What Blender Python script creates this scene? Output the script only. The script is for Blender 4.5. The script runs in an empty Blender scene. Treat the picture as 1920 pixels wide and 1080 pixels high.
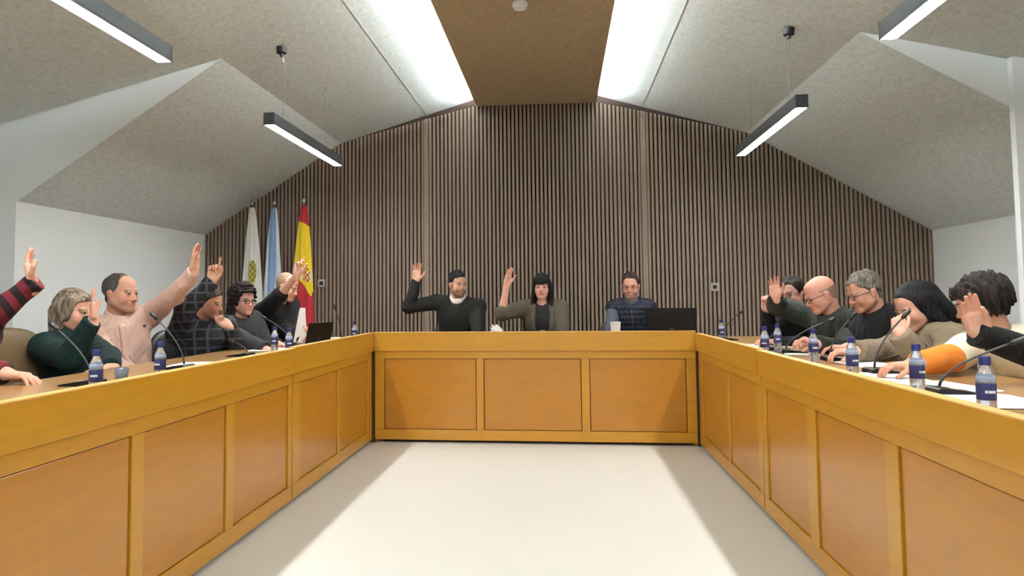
import bpy, bmesh, math, random
import numpy as np
from mathutils import Vector, Matrix
random.seed(4)
rng = np.random.RandomState(7)
PI = math.pi
C = bpy.context.scene.collection

# ------------------------------------------------------------------ camera
F, CX, CY, CH = 1300.0, 904.0, 487.0, 1.10
def nrm(v): v = np.asarray(v, float); return v/np.linalg.norm(v)
_d = nrm([1050-CX, -(560-CY), -F]); _u = np.array([690-CX, 22000+CY, -F]); _u = nrm(_u-_u.dot(_d)*_d)
MW = np.array([np.cross(_d, _u), _d, _u])           # rows: world axes in lens coordinates
def ray(px, py): return MW @ np.array([px-CX, -(py-CY), -F])
def P(px, py, Y): r = ray(px, py); r = r*Y/r[1]; return np.array([r[0], r[1], r[2]+CH])
def PZ(px, py, Z): r = ray(px, py); r = r*(Z-CH)/r[2]; return np.array([r[0], r[1], r[2]+CH])
cam = bpy.data.cameras.new('camera'); co = bpy.data.objects.new('camera', cam); C.objects.link(co)
m4 = Matrix.Identity(4)
for i in range(3):
    for j in range(3): m4[i][j] = MW[i][j]
m4[2][3] = CH
co.matrix_world = m4
cam.sensor_width = 36; cam.lens = F/1920*36
cam.shift_x = (960-CX)/1920; cam.shift_y = (CY-540)/1920
cam.clip_start = .05
bpy.context.scene.camera = co

# ------------------------------------------------------------------ materials
def srgb(r, g, b):
    f = lambda c: (c/255/12.92) if c/255 <= .04045 else ((c/255+.055)/1.055)**2.4
    return (f(r), f(g), f(b), 1)
def mat(name, col, rough=.6, metal=0, spec=.5, bump=0, bscale=60, var=0, vscale=6, stretch=(1, 1, 1), coat=0, emit=None, estr=0, trans=0, alpha=1, sheen=0, attr=None):
    m = bpy.data.materials.new(name); m.use_nodes = True
    nt = m.node_tree; N = nt.nodes; L = nt.links
    b = N['Principled BSDF']
    b.inputs['Roughness'].default_value = rough; b.inputs['Metallic'].default_value = metal
    b.inputs['Specular IOR Level'].default_value = spec
    b.inputs['Coat Weight'].default_value = coat; b.inputs['Coat Roughness'].default_value = .15
    b.inputs['Transmission Weight'].default_value = trans
    b.inputs['Sheen Weight'].default_value = sheen
    b.inputs['Base Color'].default_value = col
    if emit: b.inputs['Emission Color'].default_value = emit; b.inputs['Emission Strength'].default_value = estr
    tc = N.new('ShaderNodeTexCoord'); mp = N.new('ShaderNodeMapping'); mp.inputs['Scale'].default_value = stretch
    L.new(tc.outputs['Object'], mp.inputs['Vector'])
    src = None
    if attr:
        a = N.new('ShaderNodeAttribute'); a.attribute_name = attr; src = a.outputs['Color']
        L.new(src, b.inputs['Base Color'])
    if var:
        n = N.new('ShaderNodeTexNoise'); n.inputs['Scale'].default_value = vscale; n.inputs['Detail'].default_value = 6; n.inputs['Roughness'].default_value = .62
        L.new(mp.outputs['Vector'], n.inputs['Vector'])
        mr = N.new('ShaderNodeMapRange'); mr.inputs['From Min'].default_value = .25; mr.inputs['From Max'].default_value = .75
        mr.inputs['To Min'].default_value = 1-var; mr.inputs['To Max'].default_value = 1+var
        L.new(n.outputs['Fac'], mr.inputs['Value'])
        mx = N.new('ShaderNodeVectorMath'); mx.operation = 'SCALE'
        if src: L.new(src, mx.inputs[0])
        else: mx.inputs[0].default_value = col[:3]
        L.new(mr.outputs['Result'], mx.inputs['Scale']); L.new(mx.outputs['Vector'], b.inputs['Base Color'])
    if bump:
        n2 = N.new('ShaderNodeTexNoise'); n2.inputs['Scale'].default_value = bscale; n2.inputs['Detail'].default_value = 4
        L.new(mp.outputs['Vector'], n2.inputs['Vector'])
        bp = N.new('ShaderNodeBump'); bp.inputs['Strength'].default_value = bump; bp.inputs['Distance'].default_value = .01
        L.new(n2.outputs['Fac'], bp.inputs['Height']); L.new(bp.outputs['Normal'], b.inputs['Normal'])
    return m

M = {}
WOODCOL = srgb(203, 140, 52)
def wood(name, col, stretch, rough=.3):
    m = mat(name, col, rough, coat=.25, var=.09, vscale=3.2, stretch=stretch, bump=.03, bscale=30)
    return m
M['wood_x'] = wood('honey_oak_veneer', srgb(186, 132, 28), (1.2, 9, 11), .33)
M['wood_panel'] = wood('honey_oak_panel', srgb(174, 116, 26), (1.4, 8, 9), .28)
M['wood_edge'] = mat('oak_edge', srgb(225, 178, 100), .4, var=.05)
M['wood_top'] = wood('oak_worktop', srgb(158, 120, 72), (1.4, 9, 9), .3)
M['dark_gap'] = mat('dark_recess', srgb(58, 34, 16), .8)
M['groove'] = mat('brown_groove', srgb(120, 74, 22), .6)
M['floor'] = mat('cream_floor', srgb(213, 213, 207), .38, var=.02, vscale=1.5, spec=.4)
M['wall'] = mat('white_paint', srgb(234, 238, 239), .8, var=.012, vscale=2)
def fibre(name, col):
    m = mat(name, col, .95, var=.17, vscale=34, bump=.4, bscale=150, spec=.1, stretch=(1, .7, 1))
    return m
M['fibre'] = fibre('wood_wool_ceiling_board', srgb(210, 212, 207))
M['fibre_warm'] = fibre('tan_ceiling_board', srgb(172, 151, 119))
M['slat'] = mat('walnut_slat', srgb(138, 119, 103), .55, var=.12, vscale=3, stretch=(6, 6, .6))
M['felt'] = mat('dark_backing_felt', srgb(46, 31, 25), .95)
M['alu'] = mat('grey_aluminium', srgb(58, 59, 61), .5, metal=.4)
M['black'] = mat('black_plastic', srgb(18, 18, 20), .45)
M['blackgloss'] = mat('black_gloss_plastic', srgb(9, 9, 11), .45, spec=.25)
M['darkgrey'] = mat('dark_grey_metal', srgb(50, 50, 54), .4, metal=.3)
M['chrome'] = mat('satin_chrome', srgb(190, 190, 192), .25, metal=1)
M['white'] = mat('white_plastic', srgb(228, 228, 226), .5)
M['paper'] = mat('white_paper', srgb(236, 237, 238), .8, var=.02, vscale=20)
M['wire'] = mat('pale_cord', srgb(185, 180, 168), .6)
M['tube'] = mat('glowing_diffuser', srgb(250, 250, 255), .5, emit=(1, .985, .955, 1), estr=80)
M['cove'] = mat('glowing_led_strip', srgb(250, 250, 255), .5, emit=(.86, .96, 1, 1), estr=520)
M['leather'] = mat('tan_leather', srgb(104, 82, 50), .45, var=.08, vscale=8, bump=.08, bscale=90)
M['blackleather'] = mat('black_leather', srgb(22, 21, 22), .45, bump=.05)
def glass(name, col):
    m = mat(name, col, .08, trans=.85, spec=.5); return m
M['pet'] = glass('clear_bottle_plastic', (.74, .84, .98, 1))
M['cap'] = mat('blue_cap', srgb(22, 34, 98), .4)
M['blabel'] = mat('blue_bottle_label', srgb(36, 42, 92), .5)
M['bwhite'] = mat('white_bottle_label', srgb(222, 226, 236), .5)
M['paleblue'] = mat('pale_blue_highlight', srgb(150, 165, 195), .3)
M['socket'] = mat('grey_socket_plate', srgb(176, 168, 160), .5)
M['skin'] = mat('skin', srgb(200, 150, 130), .6, var=.05, vscale=30, attr='Col', spec=.35, bump=.04, bscale=300)
M['skin'].node_tree.nodes['Principled BSDF'].inputs['Subsurface Weight'].default_value = .06
M['skin'].node_tree.nodes['Principled BSDF'].inputs['Subsurface Radius'].default_value = (.02, .008, .004)
M['eye'] = mat('eyeball', (1, 1, 1, 1), .15, attr='Col')
M['flagcol'] = mat('flag_fabric', (1, 1, 1, 1), .75, attr='Col', sheen=.2)

# ------------------------------------------------------------------ object helpers
def link(o, parent=None):
    C.objects.link(o)
    if parent is not None: o.parent = parent
    return o
def tag(o, label=None, cat=None, group=None, kind=None):
    if label: o['label'] = label
    if cat: o['category'] = cat
    if group: o['group'] = group
    if kind: o['kind'] = kind
    return o
def empty(name, loc=(0, 0, 0), rz=0, label=None, cat=None, group=None):
    o = bpy.data.objects.new(name, None); o.empty_display_size = .05
    o.location = loc; o.rotation_euler = (0, 0, rz)
    C.objects.link(o); return tag(o, label, cat, group)
def bmobj(name, bm, m, parent=None, smooth=False, bevel=0):
    me = bpy.data.meshes.new(name); bmesh.ops.recalc_face_normals(bm, faces=bm.faces[:]); bm.to_mesh(me); bm.free()
    for mm in (m if isinstance(m, (list, tuple)) else [m]): me.materials.append(mm)
    if smooth:
        for p in me.polygons: p.use_smooth = True
    o = bpy.data.objects.new(name, me); link(o, parent)
    if bevel:
        md = o.modifiers.new('bevel', 'BEVEL'); md.width = bevel; md.segments = 2; md.limit_method = 'ANGLE'
    return o
def box(bm, x0, y0, z0, x1, y1, z1, mi=0):
    v = [bm.verts.new((x, y, z)) for x in (x0, x1) for y in (y0, y1) for z in (z0, z1)]
    for f in ((0, 1, 3, 2), (4, 6, 7, 5), (0, 4, 5, 1), (2, 3, 7, 6), (0, 2, 6, 4), (1, 5, 7, 3)):
        fc = bm.faces.new([v[i] for i in f]); fc.material_index = mi
def lathe(bm, prof, seg=20, c=(0, 0, 0), mi=0):
    rings = []
    for r, z in prof:
        rings.append([bm.verts.new((c[0]+r*math.cos(2*PI*i/seg), c[1]+r*math.sin(2*PI*i/seg), c[2]+z)) for i in range(seg)])
    for a, b in zip(rings, rings[1:]):
        for i in range(seg):
            f = bm.faces.new((a[i], a[(i+1) % seg], b[(i+1) % seg], b[i])); f.material_index = mi
    for r in (rings[0], rings[-1]):
        f = bm.faces.new(r); f.material_index = mi
def tube(bm, pts, r, seg=8, mi=0, closed=False):
    pts = [Vector(p) for p in pts]; n = len(pts)
    rr = r if isinstance(r, (list, tuple)) else [r]*n
    rings = []; prev = None
    for i, p in enumerate(pts):
        a = pts[i-1] if (i > 0 or closed) else p; b = pts[(i+1) % n] if (i < n-1 or closed) else p
        t = (b-a).normalized()
        if prev is None: s = t.orthogonal().normalized()
        else: s = (prev-prev.dot(t)*t).normalized()
        prev = s; q = t.cross(s)
        rings.append([bm.verts.new(p+rr[i]*(math.cos(2*PI*k/seg)*s+math.sin(2*PI*k/seg)*q)) for k in range(seg)])
    pr = list(zip(rings, rings[1:]))
    if closed: pr.append((rings[-1], rings[0]))
    for a, b in pr:
        for k in range(seg):
            f = bm.faces.new((a[k], a[(k+1) % seg], b[(k+1) % seg], b[k])); f.material_index = mi
    if not closed:
        bm.faces.new(rings[0]); bm.faces.new(rings[-1])
def copy_tree(o, parent=None):
    c = o.copy(); C.objects.link(c); c.parent = parent
    for ch in list(o.children): copy_tree(ch, c)
    return c
def quadslab(bm, pts, n, t):       # polygon extruded by t along n
    n = Vector(n)*t; a = [bm.verts.new(p) for p in pts]; b = [bm.verts.new(Vector(p)+n) for p in pts]
    bm.faces.new(a); bm.faces.new(b[::-1]); k = len(a)
    for i in range(k): bm.faces.new((a[i], b[i], b[(i+1) % k], a[(i+1) % k]))
def struct(name, bm, m, parent=None, **k):
    o = bmobj(name, bm, m, parent, **k)
    if parent is None: o['kind'] = 'structure'
    return o

# ------------------------------------------------------------------ room shell
YB, YC, YF = 7.40, 4.65, -4.0       # slat wall, end of the low side bays, wall behind the camera
XL, XR = -3.96, 3.72
FL, FR = (-2.389, 2.845), (1.958, 2.808)       # folds between gentle and steep slopes (X, Z)
SL, SR = (-.874, 3.205), (.419, 3.190)         # edges of the flat strip
KL, KR = (XL, 1.853), (XR, 1.749)
gl = (SL[1]-FL[1])/(SL[0]-FL[0]); gr = (SR[1]-FR[1])/(SR[0]-FR[0])
XO = 6.2
GL = (-XO, FL[1]+gl*(-XO-FL[0])); GR = (XO, FR[1]+gr*(XO-FR[0]))
bm = bmesh.new(); box(bm, -XO, YF, -.1, XO, YB+.1, 0); struct('floor', bm, M['floor'])
# ceiling pieces
def ceil_piece(name, a, b, y0, y1, m, t=.12):
    bm = bmesh.new()
    n = Vector((-(b[1]-a[1]), 0, b[0]-a[0])).normalized()
    if n.z < 0: n = -n
    quadslab(bm, [(a[0], y0, a[1]), (b[0], y0, b[1]), (b[0], y1, b[1]), (a[0], y1, a[1])], n, t)
    return struct(name, bm, m)
up = .085
ext = .13
ceil_piece('ceiling', (SL[0]+ext, SL[1]+gl*ext+up), (FL[0], FL[1]), YC, YB, M['fibre'])
ceil_piece('ceiling', (SR[0]-ext, SR[1]-gr*ext+up), (FR[0], FR[1]), YC, YB, M['fibre'])
ceil_piece('ceiling', (SL[0]+ext, SL[1]+gl*ext+up), FL, YF, YC, M['fibre'])
ceil_piece('ceiling', (SR[0]-ext, SR[1]-gr*ext+up), FR, YF, YC, M['fibre'])
ceil_piece('ceiling', FL, GL, YF, YC, M['fibre'])
ceil_piece('ceiling', FR, GR, YF, YC, M['fibre'])
ceil_piece('ceiling', FL, KL, YC+.0045, YB, M['fibre'], .03)
ceil_piece('ceiling', FR, KR, YC+.0045, YB, M['fibre'], .03)
# dropped flat strip with light coves on both sides
bm = bmesh.new()
quadslab(bm, [(SL[0], YF, SL[1]), (SR[0], YF, SR[1]), (SR[0], YB, SR[1]), (SL[0], YB, SL[1])], (0, 0, 1), .012)
struct('ceiling', bm, M['fibre_warm'])
bm = bmesh.new(); quadslab(bm, [(SL[0]+ext-.01, YF, SL[1]+gl*ext+up-.001), (SR[0]-ext+.01, YF, SR[1]-gr*ext+up-.001), (SR[0]-ext+.01, YB, SR[1]-gr*ext+up-.001), (SL[0]+ext-.01, YB, SL[1]+gl*ext+up-.001)], (0, 0, 1), .15)
struct('ceiling', bm, M['fibre'])
# white gable faces at the end of the low bays, with the walls below
for nm, K, Fo, G, sx in (('wall_left', KL, FL, GL, -1), ('wall_right', KR, FR, GR, 1)):
    bm = bmesh.new()
    pts = [(Fo[0], YC, Fo[1]), (K[0], YC, K[1]), (K[0], YC, 0), (G[0], YC, 0), (G[0], YC, G[1])]
    quadslab(bm, pts, (0, 1, 0), .004)
    struct(nm, bm, M['wall'])
    bm = bmesh.new(); x = K[0]; box(bm, min(x, x+sx*.1), YC+.0045, 0, max(x, x+sx*.1), YB, K[1]+.02)
    struct(nm, bm, M['wall'])
    bm = bmesh.new(); box(bm, min(sx*XO, sx*(XO+.1)), YF, 0, max(sx*XO, sx*(XO+.1)), YC, G[1]+.1)
    struct(nm, bm, M['wall'])
bm = bmesh.new(); box(bm, -XO, YF-.1, 0, XO, YF, 3.4); struct('wall_front', bm, M['wall'])
# white pier at the right edge
q = P(1903, 250, 4.61)
bm = bmesh.new(); box(bm, q[0], 4.60, 0, q[0]+.5, YC-.001, 2.60); struct('trim_1', bm, M['wall'])

def ceil_z(x):
    pts = [KL, FL, SL, SR, FR, KR]
    return float(np.interp(x, [p[0] for p in pts], [p[1] for p in pts]))
bm = bmesh.new()
prof = [KL, FL, (SL[0], SL[1]+up), (SR[0], SR[1]+up), FR, KR]
pts = [(p[0], YB, p[1]) for p in prof]+[(XR, YB, 0), (XL, YB, 0)]
quadslab(bm, pts, (0, 1, 0), .12)
wb = struct('wall_back', bm, M['felt'])
bm = bmesh.new()
seams = [-1.424, .897]
pitch = 2.321/54
k0 = int((XL+1.424)/pitch)
x = -1.424+k0*pitch
i = k0
while x < XR-.01:
    wide = (i in (0, 54))
    w0, w1 = (x-.030, x+.024) if wide else (x-.0125, x+.0125)
    w0 = max(w0, XL); w1 = min(w1, XR)
    if i in (-1, 53) : w1 -= .006
    za, zb = ceil_z(w0)+.0, ceil_z(w1)+.0
    yy = YB-(.034 if wide else .022)
    v = [bm.verts.new(p) for p in ((w0, yy, 0), (w1, yy, 0), (w1, yy, zb), (w0, yy, za), (w0, YB, 0), (w1, YB, 0), (w1, YB, zb), (w0, YB, za))]
    for f in ((0, 1, 2, 3), (0, 3, 7, 4), (1, 5, 6, 2), (3, 2, 6, 7), (0, 4, 5, 1)): bm.faces.new([v[j] for j in f])
    x += pitch; i += 1
sl = bmobj('slat_cladding', bm, M['slat'], wb)

# ------------------------------------------------------------------ lamps
def pendant(x, zb, y0, y1, cy, label, group='linear pendant lamps'):
    t = empty('pendant_lamp', (x, (y0+y1)/2, zb), 0, label, 'lamp', group)
    h = (y1-y0)/2; w = .038; H = .085
    bm = bmesh.new(); box(bm, -w, -h, .012, w, h, H); box(bm, -w, -h, 0, -w+.003, h, .012); box(bm, w-.003, -h, 0, w, h, .012)
    bmobj('housing', bm, M['alu'], t, bevel=.002)
    bm = bmesh.new(); box(bm, -w+.0035, -h+.004, .0005, w-.0035, h-.004, .0115); bmobj('diffuser', bm, M['tube'], t, bevel=.002)
    for s in (-1, 1):
        bm = bmesh.new(); box(bm, -w-.001, s*h-.003, -.001, w+.001, s*h+.003, H+.001); bmobj('end_cap', bm, M['alu'], t)
    cz = (FL[1]+gl*(x-FL[0]) if x < 0 else FR[1]+gr*(x-FR[0])) - zb
    yc = cy-(y0+y1)/2
    bm = bmesh.new(); lathe(bm, [(.034, cz-.035), (.036, cz-.03), (.036, cz+.01)], 20, (0, yc-.03, 0)); lathe(bm, [(.012, cz-.06), (.014, cz-.03)], 12, (.0, yc-.03, 0)); bmobj('ceiling_rose', bm, M['black'], t)
    bm = bmesh.new(); tube(bm, [(0, yc-.03, cz-.05), (.008, yc-.02, cz-.09), (.012, yc+.005, cz-.13), (.006, yc+.01, cz*.5), (0, yc, H)], .0022, 6); bmobj('power_cord', bm, M['wire'], t)
    for yy in (-h+.25, h-.35):
        bm = bmesh.new(); tube(bm, [(0, yy, cz+.01), (0, yy, H)], .0009, 5); lathe(bm, [(.006, H), (.006, H+.018), (.002, H+.025)], 8, (0, yy, 0)); bmobj('suspension_wire', bm, M['chrome'], t)
    return t
pendant(-1.99, 2.325, 4.56, 6.07, 4.80, 'linear pendant lamp hanging over the left desks near the flags')
pendant(-1.99, 2.325, 1.77, 3.28, 2.10, 'linear pendant lamp at the top left corner of the picture')
pendant(1.57, 2.315, 4.61, 6.13, 4.84, 'linear pendant lamp hanging over the right desks near the slatted wall')
pendant(1.57, 2.315, 1.90, 3.43, 2.10, 'linear pendant lamp at the top right corner of the picture')
# pendants added unseen behind the camera to brighten surfaces facing it
for x, zb, lb in ((-1.99, 2.325, 'added linear pendant lamp, unseen behind the camera on the left'), (1.57, 2.315, 'added linear pendant lamp, unseen behind the camera on the right')):
    pendant(x, zb, -1.1, .42, -.8, lb)
    pendant(x, zb, -3.4, -1.9, -2.6, lb.replace('behind the camera', 'far behind the camera near the rear wall'))
for X0, X1, side, z in ((SL[0]+.035, SL[0]+.055, 'left', SL[1]+.013), (SR[0]-.055, SR[0]-.035, 'right', SR[1]+.013)):
    t = empty('cove_light', (0, 0, 0), 0, 'hidden cool white strip light along the %s edge of the tan ceiling strip' % side, 'light')
    bm = bmesh.new(); box(bm, X0, YF+.2, z, X1, YB-.22, z+.012); bmobj('led_strip', bm, M['cove'], t)
# smoke detector
q = P(975, 6, 1); r = ray(975, 6); r = r*(3.198-CH)/r[2]
bm = bmesh.new(); lathe(bm, [(.02, -.045), (.045, -.04), (.052, -.022), (.055, -.02), (.055, 0)], 28)
o = bmobj('smoke_detector', bm, M['white'], None, smooth=False); o.location = (r[0], r[1], 3.1975); tag(o, 'round white smoke detector on the flat tan ceiling strip', 'smoke detector')

# ------------------------------------------------------------------ desks
TZ, LZ0 = .77, .852      # worktop, top of the front lip
def desk(name, L, D, panels, loc, rz, label, LZ=.852):
    t = empty(name, loc, rz, label, 'desk', 'panelled council desks')
    bm = bmesh.new(); zr = .645; zb = .10; z0 = .022; z1 = .705
    box(bm, 0, 0, zr, L, .022, z1); box(bm, 0, 0, z0, L, .022, zb)
    xs = [0]
    for a, b in panels: xs += [a, b]
    xs.append(L)
    for i in range(0, len(xs), 2):
        if xs[i+1]-xs[i] > .002: box(bm, xs[i], 0, zb, xs[i+1], .022, zr)
    bmobj('front_frame', bm, M['wood_x'], t, bevel=.0025)
    for a, b in panels:
        bm = bmesh.new(); box(bm, a+.005, .008, zb+.0035, b-.005, .020, zr-.004)
        bmobj('panel', bm, M['wood_panel'], t, bevel=.003)
    bm = bmesh.new(); box(bm, 0, .021, z0, L, .03, z1); bmobj('backing_board', bm, M['groove'], t)
    bm = bmesh.new(); box(bm, 0, -.016, z1, L, .022, LZ-.004); bmobj('fascia', bm, M['wood_x'], t, bevel=.002)
    bm = bmesh.new(); box(bm, 0, -.017, LZ-.004, L, .023, LZ); bmobj('edge_strip', bm, M['wood_edge'], t)
    bm = bmesh.new(); box(bm, 0, .0225, TZ-.03, L, D, TZ); bmobj('worktop', bm, M['wood_top'], t, bevel=.002)
    bm = bmesh.new(); box(bm, .06, .05, 0, L-.06, .09, z0+.02); bmobj('plinth', bm, M['dark_gap'], t)
    for i, xe in enumerate((0, L-.025)):
        bm = bmesh.new(); box(bm, xe, .031, 0, xe+.025, D-.08, TZ-.03); bmobj('end_panel', bm, M['wood_x'], t)
    return t
W0 = 2.446
desk('council_desk', W0, .75, [(.075, .80), (.855, 1.60), (1.66, 2.375)], (-1.448, 5.335, 0), 0, 'oak panelled desk with three panels facing the camera at the centre')
desk('council_desk', 1.61, .80, [(.10, .775), (.815, 1.49)], (-1.465, 3.703, 0), PI/2, 'oak panelled desk on the left, the shorter unit adjoining the central desk', .850)
desk('council_desk', 2.78, .80, [(.08, .70), (.755, 1.35), (1.42, 2.03), (2.10, 2.73)], (-1.465, .912, 0), PI/2, 'oak panelled desk on the left, the long unit nearest the camera', .843)
desk('council_desk', 1.60, .80, [(.11, .87), (.92, 1.53)], (1.01, 5.305, 0), -PI/2, 'oak panelled desk on the right, the shorter unit adjoining the central desk', .836)
desk('council_desk', 2.78, .80, [(.065, .64), (.74, 1.345), (1.43, 2.05), (2.12, 2.72)], (1.01, 3.692, 0), -PI/2, 'oak panelled desk on the right, the long unit nearest the camera', .829)
# corner tops joining the desks
for x0, x1, sd in ((-2.265, -1.452, 'left'), (1.002, 1.81, 'right')):
    t = empty('corner_desk', ((x0+x1)/2, 5.7, 0), 0, 'plain oak corner top joining the central desk and the %s desks' % sd, 'desk')
    w = (x1-x0)/2
    bm = bmesh.new(); box(bm, -w, -.376, TZ-.03, w, .38, TZ); bmobj('worktop', bm, M['wood_top'], t, bevel=.002)
    sx = 1 if sd == 'left' else -1
    bm = bmesh.new(); xg = sx*w; box(bm, min(xg-sx*.011, xg-sx*.001), -.376+.0, 0, max(xg-sx*.011, xg-sx*.001), -.33, .70); bmobj('gap_shadow_filler', bm, M['dark_gap'], t)  # added dark board: stops light leaking, the gap's shadow is in its colour
    for px_, py_ in ((-w+.04, .33), (w-.04, .33), (-w+.04, -.33), (w-.04, -.33)):
        bm = bmesh.new(); lathe(bm, [(.025, 0), (.025, TZ-.03)], 14, (px_, py_, 0)); bmobj('leg', bm, M['darkgrey'], t)

for sd, xs_ in (('left', -1.424), ('right', .897)):
    bm = bmesh.new(); zz = (FL[1]+(SL[1]+gl*ext+up-FL[1])/(SL[0]+ext-FL[0])*(xs_-FL[0])) if sd == 'left' else (FR[1]+(SR[1]-gr*ext+up-FR[1])/(SR[0]-ext-FR[0])*(xs_-FR[0]))
    box(bm, xs_-.002, YF+.1, zz-.0012, xs_+.002, YB-.03, zz+.004); struct('trim_2' if sd == 'left' else 'trim_3', bm, M['socket'])
# wall sockets
for (px, py), lb in (((603, 531), 'small grey wall control on the slatted wall beside the red and yellow flag'), ((1340, 538), 'small grey wall socket on the slatted wall behind the right desk')):
    q = P(px, py, YB-.024)
    t = empty('wall_socket', q, 0, lb, 'socket')
    bm = bmesh.new(); box(bm, -.042, -.012, -.042, .042, 0, .042); bmobj('face_plate', bm, M['socket'], t, bevel=.004)
    bm = bmesh.new(); box(bm, -.02, -.016, -.02, .02, -.011, .02); bmobj('socket_insert', bm, M['black'], t)

# ------------------------------------------------------------------ chairs
def sbox(bm, cx, cy, cz, sx, sy, sz, ex=4.0, n=20, bend=None):     # superellipsoid cushion
    rows = []
    for i in range(n+1):
        th = -PI/2+PI*i/n; row = []
        for j in range(2*n):
            ph = 2*PI*j/(2*n)
            f = lambda v: math.copysign(abs(v)**(2/ex), v)
            x = sx*f(math.cos(th))*f(math.cos(ph)); y = sy*f(math.cos(th))*f(math.sin(ph)); z = sz*f(math.sin(th))
            p = Vector((cx+x, cy+y, cz+z))
            if bend: p = bend(p)
            row.append(bm.verts.new(p))
        rows.append(row)
    for a, b in zip(rows, rows[1:]):
        for j in range(2*n): bm.faces.new((a[j], a[(j+1) % (2*n)], b[(j+1) % (2*n)], b[j]))
    bmesh.ops.remove_doubles(bm, verts=bm.verts[:], dist=1e-5)
def chair_proto(m, label, top=.90, wd=.205, arm=False):      # faces local +x
    t = empty('office_chair', (0, 0, 0), 0, label, 'chair')
    bm = bmesh.new(); sbox(bm, 0, 0, .395, .22, wd, .045); bmobj('seat', bm, m, t, smooth=True)
    bm = bmesh.new(); hz = (top-.50)/2
    sbox(bm, -.27, 0, .50+hz, .04, wd, hz, 3.2, bend=lambda p: Vector((p.x-.14*(p.z-.5)+.5*p.y*p.y, p.y, p.z)))
    bmobj('backrest', bm, m, t, smooth=True)
    for s in ((-1, 1) if arm else ()):
        bm = bmesh.new(); tube(bm, [(-.24, s*.29, .42), (.16, s*.29, .42), (.18, s*.29, .46), (.18, s*.29, .60), (.16, s*.29, .63), (-.26, s*.29, .63)], .014, 8)
        bmobj('armrest', bm, M['darkgrey'], t, smooth=True)
    bm = bmesh.new(); tube(bm, [(-.16, 0, .36), (-.30, 0, .38), (-.32, 0, .56)], .022, 8); tube(bm, [(-.0, -wd*.9, .37), (0, wd*.9, .37)], .012, 8); bmobj('back_bracket', bm, M['darkgrey'], t)
    bm = bmesh.new(); lathe(bm, [(.03, .06), (.03, .2), (.02, .2), (.02, .36)], 14); bmobj('gas_column', bm, M['darkgrey'], t)
    for k in range(5):
        a = 2*PI*k/5+.3; c, s = math.cos(a), math.sin(a)
        bm = bmesh.new(); tube(bm, [(0, 0, .1), (.15*c, .15*s, .085), (.24*c, .24*s, .07)], [.025, .02, .014], 8); lathe(bm, [(.008, 0), (.026, .008), (.026, .046), (.008, .055)], 12, (.24*c, .24*s, 0)); bmobj('castor_leg', bm, M['darkgrey'], t)
    return t
cb = chair_proto(M['blackleather'], 'black office chair')
ct = chair_proto(M['leather'], 'empty brown leather chair at the left edge beside the person in dark green', .97, .25, True)
ct.location = (-2.78, 3.33, 0); ct.rotation_euler = (0, 0, math.radians(-28))
_first = [True]
def place_chair(x, y, yaw, label, group=None):
    c = cb if _first[0] else copy_tree(cb)
    _first[0] = False
    c.location = (x, y, 0); c.rotation_euler = (0, 0, yaw); c['label'] = label
    return c

c = copy_tree(cb); c.location = (2.50, 3.72, 0); c.rotation_euler = (0, 0, PI-.3); c.scale = (1, 1, 1.17); c['label'] = 'empty black office chair behind the cream jumper at the right edge'
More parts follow.
